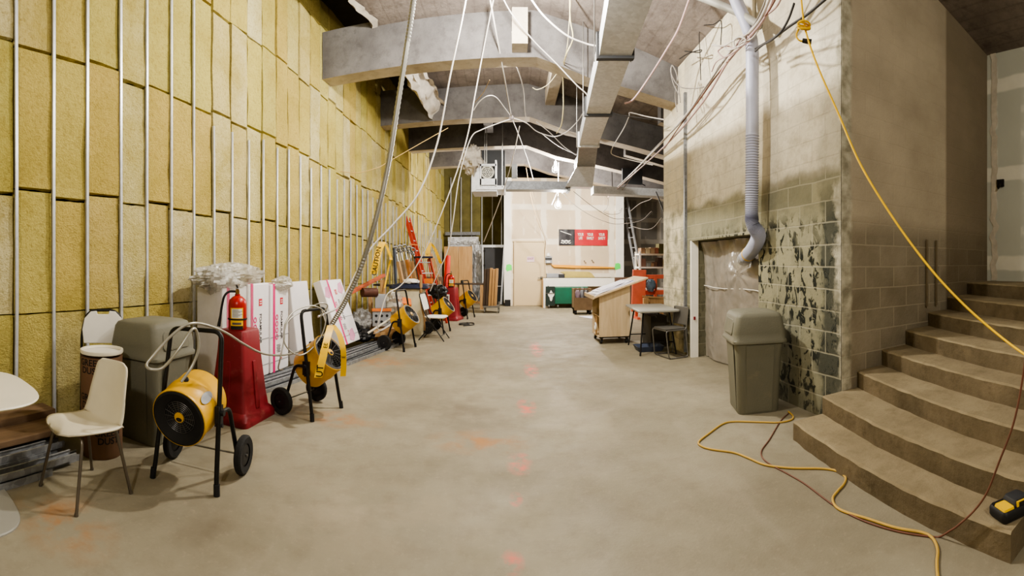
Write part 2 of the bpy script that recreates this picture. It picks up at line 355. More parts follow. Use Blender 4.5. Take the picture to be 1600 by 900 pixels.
YEL = mat('heater_yellow', (208, 160, 36), .42, 0, .08, 4, dirt=(150, 106, 30), dirt_lo=.62, dirt_hi=.82)
YELR = mat('cord_yellow', (232, 188, 30), .5, 0, .05)
YELF = mat('dusty_yellow_cord', (190, 156, 78), .6, 0, .1)
TAPE = mat('caution_tape_yellow', (232, 186, 32), .4, 0, .08)
GRILL = mat('grille_grey', (96, 94, 92), .4, .6, .2)
WHITE = mat('white_laminate', (226, 220, 202), .4, 0, .03)
SHELL = mat('cream_shell', (214, 206, 184), .45, 0, .04)
PADW = mat('white_vinyl', (230, 226, 216), .5, 0, .04)
TRASH = mat('grey_trash_plastic', (112, 110, 96), .6, 0, .08, 3, .15, 60, dirt=(138, 130, 110), dirt_lo=.6, dirt_hi=.85)
CARD = mat('brown_fibre', (112, 84, 62), .8, 0, .1, 5)
CARDB = mat('cardboard', (176, 138, 92), .85, 0, .08, 5)
INK = mat('black_ink', (30, 27, 24), .7, 0, .1)
REDP = mat('red_stand_plastic', (128, 34, 42), .5, 0, .12, 4, dirt=(160, 96, 90), dirt_lo=.58, dirt_hi=.9)
REDX = mat('extinguisher_red', (168, 32, 28), .3, 0, .05)
REDL = mat('ladder_red', (184, 62, 44), .5, 0, .1)
ORNG = mat('orange_plastic', (212, 104, 80), .5, 0, .1)
REDB = mat('banner_red', (188, 46, 54), .45, 0, .12, 4)
BANB = mat('banner_black', (52, 50, 54), .35, 0, .5, 6)
FOAM = mat('white_foam_wrap', (232, 228, 230), .35, 0, .04, 5, .15, 8)
PINK = mat('pink_print', (214, 40, 116), .5, 0, .08)
PINKL = mat('pale_pink_print', (218, 150, 182), .5, 0, .15)
REDQ = mat('red_square_print', (196, 44, 62), .5, 0, .08)
INKG = mat('grey_print', (86, 80, 84), .6, 0, .1)
PLY = m_wood('plywood', (178, 138, 92), (206, 168, 120), .5, 'Z')
PLYC = m_wood('cart_plywood', (184, 160, 126), (208, 186, 152), .6, 'Z', False)
LUM = m_wood('lumber', (150, 116, 78), (188, 152, 108), 1, 'Z')
PLANK = m_wood('dirty_plank', (104, 84, 66), (138, 114, 90), .8, 'Y')
PAPER = mat('drawing_paper', (224, 222, 234), .7, 0, .05, 9)
GREEN = mat('green_tarp', (26, 92, 70), .5, 0, .2, 3)
GRNT = mat('neon_green_tape', (92, 236, 96), .5, 0, .05)
DARKP = mat('charcoal_panel', (52, 53, 56), .6, 0, .2, 2)
DOORM = mat('door_tan', (212, 190, 152), .5, 0, .03, 2)
FRAMEW = mat('white_trim', (236, 232, 222), .5, 0, .03)
HOSE = mat('lilac_hose', (170, 172, 190), .45, 0, .06)
CABW = mat('white_cable', (198, 192, 186), .45, 0, .05)
CABP = mat('pinkish_cable', (180, 152, 150), .45, 0, .15)
CABG = mat('grey_cable', (130, 124, 118), .5, .2, .12)
CABD = mat('dark_cable', (44, 41, 40), .6, 0, .2)
CABR = mat('red_cord', (112, 74, 60), .55, 0, .15)
FLEX = mat('armoured_flex', (176, 174, 166), .35, .6, .12)
FOILM = m_foil()
SHEET = m_sheet('door_polythene', (188, 180, 170), .3, .2, .8, 2.2, .5)
CRUMP = m_sheet('crumpled_polythene', (214, 210, 198), .35, .2, .6, 7, .8)
BULB = m_emit('lamp_bulb', (255, 244, 224), 60)
GREYT = mat('grey_table_top', (150, 148, 140), .5, 0, .06)
NAVY = mat('navy_tarp', (34, 40, 62), .45, 0, .3, 5)
CREAM = mat('cream_bin', (206, 196, 168), .55, 0, .06)
LGREY = mat('light_grey_plastic', (150, 152, 156), .5, 0, .1)
LABW = mat('white_label', (232, 230, 222), .5, 0, .03)
LABY = mat('yellow_label', (240, 190, 20), .5, 0, .03)
OLIVE = mat('olive_board', (184, 166, 92), .6, 0, .1)
AMBER = mat('amber_level', (240, 170, 40), .45, 0, .06)
CASTR = mat('caster_grey', (96, 94, 88), .5, .3, .1)
GSEAT = mat('dark_grey_seat', (92, 90, 86), .5, 0, .1)
# ================================================================ setting
YB, YF = -5.0, 18.4
g = G(); g.box((1.0, (YB + YF) / 2, -.1), (15, YF - YB, .2)); struct(g.build('floor', FLOOR))
# ---- insulated wall: batts of mineral wool between hat channels
STX = [20, 80, 132, 183, 224, 262, 297, 328, 357, 383, 406, 428, 446, 464, 481, 497]
def wall_y(px):
    t = math.tan(abs(px - XC) / F); return 3.66 / (t + .059)
ys = [wall_y(x) for x in STX]
n0 = 16
while True:
    y = wall_y(XC - F * math.atan(1 / (.491 + .1115 * n0)))
    if y > 16.7: break
    ys.append(y); n0 += 1
near = [ys[0] - .4 * i for i in range(1, 16)]
cols = sorted(near + ys) + [17.15]
def seam(k, y):
    """height of the k-th horizontal joint between batts"""
    x = abs(WLx(y)); r = math.hypot(x, y)
    A = (-999, -85, 130, 384, 640, 900, 1160)[k]
    return 0.0 if k == 0 else EYE - .0043 * r + A * x / 700
g = G(); tints = []
rnd = random.Random(3)
CO = {}
def co(i, k):
    if k in (0, 1): return 0
    return CO.setdefault((i, k), rnd.uniform(-.045, .045))
def batt(y0, y1, k, ci):
    tv = (rnd.random(), max(0, rnd.random() * 1.6 - .75) ** 1.3); nu, nv = 7, 15
    ja, jb = rnd.uniform(-.03, .03), rnd.uniform(-.03, .03)
    gap = .004; a, b = y0 + gap, y1 - gap; off = rnd.uniform(-.012, .012); sd = rnd.random() * 50
    q0, q1 = co(ci, k) + (.003 if k > 1 else 0), co(ci, k + 1) - (.004 if k else -.001); z0a, z0b = seam(k, y0) + q0, seam(k, y1) + q0
    z1a, z1b = seam(k + 1, y0) + q1 - abs(ja) * .35 * (k > 0), seam(k + 1, y1) + q1 - abs(jb) * .35 * (k > 0)
    def fn(u, v):
        i, j = round(u * nu), round(v * nv); u = 0 if i == 0 else 1 if i == nu else .025 + .95 * (i - 1) / (nu - 2); v = 0 if j == 0 else 1 if j == nv else .008 + .984 * (j - 1) / (nv - 2)
        y = a + (b - a) * u; zz = (z0a + (z0b - z0a) * u) * (1 - v) + (z1a + (z1b - z1a) * u) * v
        e = min(i, nu - i, 1); w = min(j, nv - j, 1)
        nz = noise.noise((y * 2.2 + sd, zz * 2.2, 1)) * .018 + noise.noise((y * 7, zz * 7, sd)) * .008
        out = (.035 if min(e, w) > 0 else -.02) + nz + off
        if w == 0: zz += noise.noise((y * 9, zz * 3, sd)) * .02
        return V((WLx(y) + out, y, zz))
    n = len(g.v); g.grid(fn, nu, nv); tints.extend([tv] * (len(g.v) - n))
for i in range(len(cols) - 1):
    for k in range(6): batt(cols[i], cols[i + 1], k, i)
g.add([(WLx(YB) - .06, YB, 0), (WLx(YF) - .06, YF, 0), (WLx(YF) - .06, YF, 6.2), (WLx(YB) - .06, YB, 6.2)], [(0, 1, 2, 3)]); 
wl = G(); wl.v, wl.f = g.v[:-4], g.f[:-1]
wall = struct(wl.build('wall_left', INS, None, 50))
ca = wall.data.color_attributes.new('tint', 'FLOAT_COLOR', 'POINT')
for i, t in enumerate(tints): ca.data[i].color = (t[0], t[1], 0, 1)
bk = G(); bk.box((WLx(6.5) - .12, 6.7, 3.0), (.1, 24, 6.4), (0, 0, -math.atan(.059))); bk.build('backing', mat('dark_backing', (48, 42, 30), .95), wall)
for i, y in enumerate(cols[:-1]):
    if y < -1.5: continue
    near_ = y < 4.25
    top = 5.5 if near_ else seam(3, y) - rnd.uniform(.05, .2)
    if y > 10 and i % 3 == 0: top = seam(2, y) + .3
    x = WLx(y) + .045; h = G()
    jag = [0, rnd.uniform(-.012, .012), rnd.uniform(-.012, .012), 0]
    zs = [.0, 1.1, 2.4, top]
    for a in range(3):
        for dy, dx, w, t in ((0, .012, .026, .022),):
            h.bar((x + dx, y + jag[a], zs[a]), (x + dx, y + jag[a + 1], zs[a + 1]), w, t, up=(1, 0, 0))
    h.build('metal_stud', STUD, wall)
# ---- back wall behind the insulation bay (dark, studs), 17.1 m out
YL = 17.15
g = G(); g.box((-1.55, YL + .1, 3.0), (3.2, .2, 6.2)); wbl = struct(g.build('wall_bay_back', mat('olive_dark_wool', (110, 103, 64), .95, 0, .25, 3, .5, 20)))
for x in (-2.35, -1.95, -1.55, -1.15, -.75, -.4):
    h = G(); h.box((x, YL - .03, 2.4), (.035, .05, 4.8)); h.build('metal_stud', STUD, wbl)
# ---- taped drywall at the back
YD = 15.75
g = G(); g.box((1.85, YD + .1, 2.25), (4.2, .2, 4.5)); wb = struct(g.build('wall_back', DRY))
g = G(); g.box((-.235, YD + .75, 2.25), (.05, 1.5, 4.5)); g.build('return_panel', DARKP, wb)
g = G(); g.box((-.16, YD - .012, 2.3), (.24, .03, 4.4)); g.build('white_edge_strip', FRAMEW, wb)
g = G(); g.box((3.86, YD - .012, 2.3), (.3, .03, 4.4)); g.build('white_edge_strip', FRAMEW, wb)
g = G(); g.box((-.15, YD - .1, .11), (.2, .16, .22)); o = g.build('corner_guard', BLKP); struct(o); o.name = 'trim_corner_foot'
# door
d = thing('door_1', None, None, (0, 0, 0)); struct(d)
x0, x1, zt = .07, 1.16, 2.25
g = G()
g.box((x0 + .035, YD - .03, zt / 2), (.07, .08, zt)); g.box((x1 - .0, YD - .03, zt / 2), (.05, .08, zt)); g.box(((x0 + x1) / 2, YD - .03, zt + .02), (x1 - x0 + .05, .08, .05)); g.build('door_frame', DOORM, d)
g = G(); g.box(((x0 + x1) / 2 + .02, YD - .02, zt / 2), (x1 - x0 - .1, .05, zt - .02)); g.build('door_leaf', DOORM, d)
g = G(); g.cyl((x1 - .12, YD - .04, .98), (x1 - .12, YD - .12, .98), .025); g.bar((x1 - .12, YD - .12, .98), (x1 - .26, YD - .12, .98), .025, .025); g.box((x1 - .12, YD - .05, .98), (.09, .03, .09)); g.build('door_handle', STEEL, d)
# ---- recess behind the block wall's end
g = G(); g.box((6.1, 18.0, 2.6), (4.4, .2, 5.2)); struct(g.build('wall_recess_back', DRYG))
g = G(); g.box((8.3, 13.0, 2.6), (.2, 10.4, 5.2)); struct(g.build('wall_recess_side', DRYG))
g = G(); g.box((3.95, 16.9, 2.3), (.1, 2.3, 4.6)); struct(g.build('wall_recess_return', DRYG))
# ---- block wall with the opening (4.55..6.55 along it, 1.86 high)
OA, OB, OZ, YC, YE = 4.5, 6.55, 1.84, 3.05, 7.84
g = G(); T = .3
g.box((WRX + T / 2, (YC + OA) / 2, 2.6), (T, OA - YC, 5.2)); g.box((WRX + T / 2, (OB + YE) / 2, 2.6), (T, YE - OB, 5.2)); g.box((WRX + T / 2, (OA + OB) / 2, (OZ + 5.2) / 2), (T, OB - OA, 5.2 - OZ))
wr = struct(g.build('wall_right', BLOCK))
g = G(); g.box((WRX + .005, (OA + OB) / 2, OZ + .012), (.025, OB - OA, .03)); g.build('lintel_edge', BLOCK, wr)
g = G(); g.bar((WRX - .02, 6.72, .05), (WRX - .02, 6.72, 4.25), .05, .045); g.build('gap_shade_strip', GALVD, wr)  # dark strip laid on the wall to stand for the shade of a gap
# white jamb board
g = G(); g.box((WRX + .05, OB - .03, OZ / 2), (.12, .05, OZ)); o = struct(g.build('trim_opening_jamb', FRAMEW))
g = G(); g.box((WRX + .04, OB - .06, .62), (.03, .02, .05)); g.build('red_mark', REDP, o)
# room behind the sheet
g = G(); g.box((WRX + T + .9, (OA + OB) / 2, 1.2), (.1, 3.4, 2.4)); g.box((WRX + T + .45, OB + .6, 1.2), (.9, .1, 2.4)); g.box((WRX + T + .45, OA - .6, 1.2), (.9, .1, 2.4)); g.box((WRX + T + .45, (OA + OB) / 2, 2.42), (.9, 3.4, .05))
struct(g.build('wall_behind_opening', mat('dim_plaster', (150, 142, 130), .9)))
# ---- stair side wall and drywall
g = G(); g.box((WRX + T + 1.6, YC + .15, 2.6), (3.2, .3, 5.2)); g.box((WRX + .15, YC + .002, 2.6), (.3, .01, 5.2)); ws = struct(g.build('wall_stair_side', BLOCKS))
g = G(); g.bar((4.02, YC - .03, 1.0), (4.02, YC - .03, 1.75), .02, .02); g.bar((4.2, YC - .03, 1.0), (4.2, YC - .03, 1.75), .02, .02); g.build('wall_conduit', mat('dull_conduit', (118, 106, 86), .6), ws)
g = G(); g.box((5.5, -.9, 2.75), (.1, 7.9, 3.4)); wd = struct(g.build('wall_landing', DRYS))
g = G(); g.grid(lambda u, v: V((5.44, 3.02 - u * 5, 4.42 + v * .09 + .05 * noise.noise((u * 40, v * 3, 2)))), 90, 2); g.build('torn_top_edge', PLASTER, wd)
g = G(); g.grid(lambda u, v: V((5.44, 2.98 + .05 * noise.noise((u * 24, 5, 1)) - v * .09, 1.25 + u * 3.2)), 60, 1); g.build('torn_side_edge', PLASTER, wd)
g = G(); g.box((5.43, 2.83, 2.58), (.03, .1, .1)); g.tube(spline([(5.42, 2.85, 2.6), (5.37, 2.8, 2.55), (5.38, 2.84, 2.5)]), .014); g.build('wall_hole', INK, wd)
g = G(); g.box((6.6, -.5, 4.55), (2.6, 7.2, .2)); o = struct(g.build('ceiling_landing', VOID))
g = G(); g.bar((5.3, 2.5, 4.75), (5.6, 1.2, 4.45), .12, .14); g.build('steel_angle', GALVD, o)
# ---- stairs: eight worn concrete steps, flaring
st = thing('stairs', None, None); struct(st)
XA = [2.21, 2.53, 2.96, 3.30, 3.67, 4.07, 4.46, 4.91]; XB = [1.98, 2.2, 2.46, 2.76, 3.0, 3.28, 3.56, 4.0]
RISE = .155
def front(i, t):
    if i >= 8: return 5.46
    j = .012 * noise.noise((t * 14, i * 3.1, 0)) + .008 * noise.noise((t * 4, i * 7, 2))
    return XA[i] + (XB[i] - XA[i]) * t - .035 * math.sin(PI * t) + j
for i in range(8):
    ns = 40; z = RISE * (i + 1); g = G(); t_ = G(); rows = []
    for s in range(ns + 1):
        t = s / ns; y = 3.045 - t * 2.07; xf = front(i, t); xb = (front(i + 1, t) + .06) if i < 7 else 5.46
        ch = .012 + .01 * abs(noise.noise((t * 30, i, 5)))
        rows.append((V((xf, y, 0)), V((xf, y, z - ch)), V((xf + ch, y, z)), V((xb, y, z)), V((xb, y, 0))))
    for s in range(ns):
        a, b = rows[s], rows[s + 1]; g.add([a[0], b[0], b[1], a[1]], [(0, 1, 2, 3)])
        t_.add([a[1], b[1], b[2], a[2]], [(0, 1, 2, 3)]); t_.add([a[2], b[2], b[3], a[3]], [(0, 1, 2, 3)])
    for r in (rows[0], rows[-1]): g.add([r[0], r[1], r[2], r[3], r[4]], [(0, 1, 2, 3, 4)])
    s_ = g.build('step', STEP, st); t_.build('tread', TREAD, s_)
# ---- ceiling slab: flat, then falling to the block wall; torn edge beside the insulated wall
prof = [(-2.25, 5.42), (.35, 5.5), (1.24, 5.26), (2.76, 4.82), (8.4, 3.9)]
def slab_z(x):
    for (a, za), (b, zb) in zip(prof, prof[1:]):
        if x <= b: return za + (zb - za) * (x - a) / (b - a)
    return prof[-1][1]
g = G(); NS = 120
def edge_x(y): return -2.32 + .03 * (y - 7) + .12 * noise.noise((y * 1.8, 0, 3)) + .07 * noise.noise((y * 6, 1, 3))
for s in range(NS):
    y0, y1 = YB + (YF - YB) * s / NS, YB + (YF - YB) * (s + 1) / NS; xe0, xe1 = edge_x(y0), edge_x(y1)
    xs = [None, -1.6, .35, 1.24, 2.76, 8.4]
    for a in range(5):
        p = [(xe0 if xs[a] is None else xs[a], y0), (xe1 if xs[a] is None else xs[a], y1), (xs[a + 1], y1), (xs[a + 1], y0)]
        g.add([(x, y, slab_z(x)) for x, y in p], [(0, 1, 2, 3)])
ceil_ = struct(g.build('ceiling', SLAB))
g = G()
for s in range(NS * 3):
    y0, y1 = YB + (YF - YB) * s / NS / 3, YB + (YF - YB) * (s + 1) / NS / 3; xe0, xe1 = edge_x(y0), edge_x(y1)
    w0, w1 = .12 + .15 * abs(noise.noise((y0 * 5, 2, 9))), .12 + .15 * abs(noise.noise((y1 * 5, 2, 9)))
    big = 1 if y0 > 7.5 else .45
    g.add([(xe0, y0, slab_z(xe0) + .3), (xe1, y1, slab_z(xe1) + .3), (xe1 + .02, y1, slab_z(xe1) - .01 - .1 * w1), (xe0 + .02, y0, slab_z(xe0) - .01 - .1 * w0), (xe1 + w1 * 2 * big, y1, slab_z(xe1 + w1) - .012), (xe0 + w0 * 2 * big, y0, slab_z(xe0 + w0) - .012)], [(0, 1, 2, 3), (3, 2, 4, 5)])
g.build('torn_plaster_edge', PLASTER, ceil_)
g = G(); g.box((-2.9, (YB + YF) / 2, 6.1), (3.4, YF - YB, .1)); g.box((1, (YB + YF) / 2, 6.3), (15, YF - YB, .1)); g.build('roof_void', VOID, ceil_)
# ---- cross beams
bp = [(-3.4, 4.68), (.4, 4.76), (1.24, 4.47), (2.9, 4.17), (8.3, 3.1)]
def beam_z(x):
    for (a, za), (b, zb) in zip(bp, bp[1:]):
        if x <= b: return za + (zb - za) * (x - a) / (b - a)
    return bp[-1][1]
def beam(y, w, xl, xr, dz=0.0, name='beam_ceiling'):
    g = G(); s_ = G(); xs = [xl] + [b[0] for b in bp if xl < b[0] < xr] + [xr]
    R = []
    for x in xs:
        z = beam_z(x) + dz; zt = (slab_z(x) + .05) if x > -2.2 else 5.5
        R.append((V((x, y, zt)), V((x, y, z)), V((x, y + w, z)), V((x, y + w, zt))))
    for a, b in zip(R, R[1:]):
        g.add([a[0], b[0], b[1], a[1]], [(0, 1, 2, 3)]); s_.add([a[1], b[1], b[2], a[2]], [(0, 1, 2, 3)]); g.add([a[2], b[2], b[3], a[3]], [(0, 1, 2, 3)])
    g.add(list(R[0]), [(0, 1, 2, 3)]); g.add(list(R[-1]), [(0, 1, 2, 3)])
    o = struct(g.build(name, BEAM)); s_.build('soffit', SOFF, o); return o
beam(7.1, .36, -3.2, WRX + .02); beam(10.0, .36, -3.05, 8.3); beam(12.35, .34, -2.9, 8.3, -.02); beam(14.7, .34, -2.8, 8.3, 0)
for y in (8.4, 11.2): beam(y, .2, 2.9, 8.3, .12, 'beam_side')
g = G(); g.box((.85, 8.73, 5.2), (.22, 2.6, .34)); o = struct(g.build('beam_rib', SOFF))
g = G(); g.box((.12, 6.95, 5.1), (.24, .3, .55)); struct(g.build('beam_stub', SOFF))
g = G(); g.box((-.62, 11.2, 5.2), (.22, 2.0, .3)); struct(g.build('beam_rib', BEAM))
# torn haunch of white plaster hanging at the second beam
g = G()
def haunch(u, v):
    y = 8.0 + u * 2.1; x = -2.25 + .25 * u + v * .5; z = 5.38 - .5 * math.sin(PI * min(1, v * 1.2)) * (.4 + .6 * u) - .35 * v * u + .12 * noise.noise((u * 9, v * 6, 1)); return V((x + .1 * noise.noise((u * 7, v * 5, 4)), y, z))
g.grid(haunch, 30, 14); struct(g.build('ceiling_torn_haunch', PLASTER, None, 40))
# ---- end walls behind the viewer, closing the room
g = G(); g.box((1, YB, 3), (15, .2, 6.4)); struct(g.build('wall_rear', mat('rear_wall_paint', (176, 168, 150), .9)))
g = G(); g.box((.5, 18.5, 5.0), (16, .2, 2.8)); struct(g.build('wall_upper_back', SLAB))
# ================================================================ things along the insulated wall
# ---- white pedestal table, partly in view
t = thing('pedestal_table', 'white rounded-square cafe table on a flat grey floor plate', 'table', (-2.54, .9, 0), math.radians(-8))
def sq(h, z, n=3.2, k=44):
    out = []
    for i in range(k):
        a = 2 * PI * i / k; c, s_ = math.cos(a), math.sin(a); out.append((h * math.copysign(abs(c) ** (2 / n), c), h * math.copysign(abs(s_) ** (2 / n), s_), z))
    return out
g = G(); g.loft([sq(.40, .705), sq(.425, .714), sq(.43, .722), sq(.425, .73)]); g.build('tabletop', WHITE, t, 40)
g = G(); g.loft([sq(.33, 0), sq(.33, .008), sq(.325, .014)]); g.build('base_plate', GREYT, t, 40)
g = G(); g.cyl((-.02, 0, .012), (-.02, 0, .706), .038, n=20); g.build('column', STEEL, t, 40)
# ---- cream shell chair
t = thing('shell_chair', 'cream moulded shell chair with four splayed steel legs beside the white table', 'chair', (-2.38, 1.69, 0), 0)
prof_ = spline([(-.225, .415), (-.20, .44), (-.13, .448), (0, .435), (.11, .43), (.165, .45), (.195, .52), (.215, .62), (.245, .74), (.262, .815)], 5)
PL = [0]
for a, b in zip(prof_, prof_[1:]): PL.append(PL[-1] + (b - a).length)
L = PL[-1]
def shell(u, v):
    s_ = v * L; i = max(j for j in range(len(PL)) if PL[j] <= s_ + 1e-9); i = min(i, len(prof_) - 2); q = prof_[i].lerp(prof_[i + 1], (s_ - PL[i]) / (PL[i + 1] - PL[i]))
    w = .215 if v < .42 else .215 - .05 * min(1, (v - .42) / .5)
    e = min(1, v / .2); w *= (1 - (1 - e) ** 2.6) ** .5 * .86 + .14 if e < 1 else 1
    e = min(1, (1 - v) / .1); w *= (1 - (1 - e) ** 2.4) ** .5 * .30 + .70 if e < 1 else 1
    t_ = u * 2 - 1; cv = .03 * t_ * t_
    return V((t_ * w, q.x - (cv if v > .5 else 0), q.y + (cv * .4 if v < .5 else 0)))
g = G(); g.grid(shell, 14, 40); g.build('seat_shell', SHELL, t, 60, solid=.012)
for sx in (-1, 1):
    for sy in (-1, 1):
        g = G(); g.tube(bend([(sx * .03, sy * .11, .425), (sx * .16, sy * .13, .42), (sx * .212, sy * .212, 0)], .05), .011, 8); g.cyl((sx * .212, sy * .212, 0), (sx * .211, sy * .211, .015), .013); g.build('leg', CHROME, t, 50)
# ---- folded chair leaning on the wall
def fold_frame(t, w, h, mtl):
    g = G(); g.tube(bend([(-w, .0, 0), (-w, 0, h * .82), (-w * .72, 0, h), (w * .72, 0, h), (w, 0, h * .82), (w, 0, 0)], .16, 8), .012, 8); return g.build('chair_frame', mtl, t, 50)
t = thing('folding_chair', 'folded white-backed chair leaning on the wall behind the fibre drum', 'chair', (-3.08, 2.38, 0), math.radians(52))
pv = thing('lean', None, None); bpy.data.objects.remove(pv)
def lean(o, a): o.rotation_euler = (a, 0, 0)
o = fold_frame(t, .19, 1.07, BLK); lean(o, -.09)
g = G(); g.add([(x, y, z) for y in (-.014, .014) for x, z in [(-.17, .78), (.17, .78), (.185, .9), (.165, 1.0), (.11, 1.06), (.055, 1.065), (.05, 1.035), (-.05, 1.035), (-.055, 1.065), (-.11, 1.06), (-.165, 1.0), (-.185, .9)]], [tuple(range(12)), tuple(range(23, 11, -1))] + [(i, (i + 1) % 12, 12 + (i + 1) % 12, 12 + i) for i in range(12)]); o = g.build('backrest', PADW, t, None, bevel=.006); lean(o, -.09)
g = G(); g.loft([rrect(.17, .015, .3, .01), rrect(.185, .017, .45, .01), rrect(.17, .015, .66, .01)]); o = g.build('seat', PADW, t, 40); lean(o, -.09)
g = G(); g.tube(bend([(-.17, .03, 0), (-.17, .03, .72), (.17, .03, .72), (.17, .03, 0)], .05), .011, 8); o = g.build('rear_leg_frame', BLK, t, 50); lean(o, -.09)
# ---- fibre drum GREEN DUST
DC = (-2.80, 2.15); DR, DH = .165, .81
t = thing('fibre_drum', 'brown fibre drum of sweeping compound with a white rim and black lettering', 'drum', (DC[0], DC[1], 0))
g = G(); g.lathe([(DR - .004, 0), (DR, .01), (DR, DH - .05)], 40, caps=True); g.build('drum_body', CARD, t, 40)
g = G(); g.lathe([(DR - .012, DH - .03), (DR + .002, DH - .028), (DR + .006, DH - .016), (DR + .004, DH), (DR - .008, DH), (DR - .014, DH - .02)], 40); g.build('rim', WHITE, t, 40)
g = G(); g.lathe([(0.001, DH - .022), (DR - .01, DH - .022)], 40); g.build('lid', PADW, t)
def ondrum(a0, z0): return lambda x, y: (math.cos(a0 + x / DR) * (DR + .0015), math.sin(a0 + x / DR) * (DR + .0015), z0 + y)
cam_a = math.atan2(-DC[1], -DC[0])
for a, z, s_ in ((cam_a - .55, .725, .07), (cam_a - .55, .665, .07), (cam_a - .55, .46, .07), (cam_a - .55, .4, .07), (cam_a + .30, .20, .07), (cam_a + .34, .14, .07)):
    letter(t, 'GREEN' if round(z, 3) in (.725, .46, .2) else 'DUST', s_, ondrum(a, z), INK)
g = G(); g.grid(lambda u, v: V(ondrum(cam_a + .72, .66)((u - .5) * .15, (v - .5) * .08)), 8, 1); lb = g.build('green_label', GREEN, t)
letter(lb, 'N', .05, lambda x, y: (math.cos(cam_a + .72 + x / DR) * (DR + .003), math.sin(cam_a + .72 + x / DR) * (DR + .003), .665 + y), LABW)
# ---- grey square bins with hooded lids
def make_bin(label):
    t = thing('trash_bin', label, 'trash can')
    g = G(); g.loft([rrect(.205, .205, 0, .05), rrect(.21, .21, .02, .05), rrect(.232, .232, .55, .05), rrect(.25, .25, .71, .05), rrect(.235, .235, .71, .045), rrect(.2, .2, .1, .04)]); g.build('bin_body', TRASH, t, 35)
    for k in range(4):
        a = k * PI / 2; R = Matrix.Rotation(a, 4, 'Z'); g = G(); g.M = R
        g.loft([[(x, -y, z) for x, y, z in r] for r in ([(-.13, .207, .015), (.13, .207, .015), (.145, .247, .68), (-.145, .247, .68)], [(-.13, .213, .015), (.13, .213, .015), (.145, .2545, .68), (-.145, .2545, .68)])]); g.build('side_panel', TRASH, t, None, bevel=.004)
    g = G(); g.loft([rrect(.255, .255, .69, .055), rrect(.278, .278, .70, .06), rrect(.280, .280, .725, .06), rrect(.268, .268, .74, .06), rrect(.264, .266, .80, .05), rrect(.238, .252, .95, .05), rrect(.222, .240, .985, .06), rrect(.19, .21, 1.0, .07), rrect(.10, .13, 1.012, .06)]); ld = g.build('lid', TRASH, t, 50)
    for sx in (-1, 1):
        pts = [(sx * .2695, y, z) for y, z in ((-.16, .765), (.16, .765), (.15, .92), (-.15, .92))]
        fn = lambda y, z, o: (sx * (.262 - max(0, (z - .80)) * .208 + o), y, z)
        rg = [(-.15, .775), (.15, .775), (.17, .80), (.155, .90), (.13, .925), (-.13, .925), (-.155, .90), (-.17, .80)]
        g = G(); g.loft([[fn(y, z, .001) for y, z in rg], [fn(y, z, .012) for y, z in rg]]); g.build('swing_door', TRASH, ld, None, bevel=.004)
    return t
b1 = make_bin('grey square trash bin with hooded lid standing behind the fibre drum'); b1.location = (-2.79, 2.70, 0); b1.rotation_euler = (0, 0, math.radians(4))
b1['group'] = 'grey trash bins'
b2 = dup(b1, (2.375, 3.97, 0), math.radians(-15), 'grey square trash bin with hooded lid against the painted block wall', 'grey trash bins')
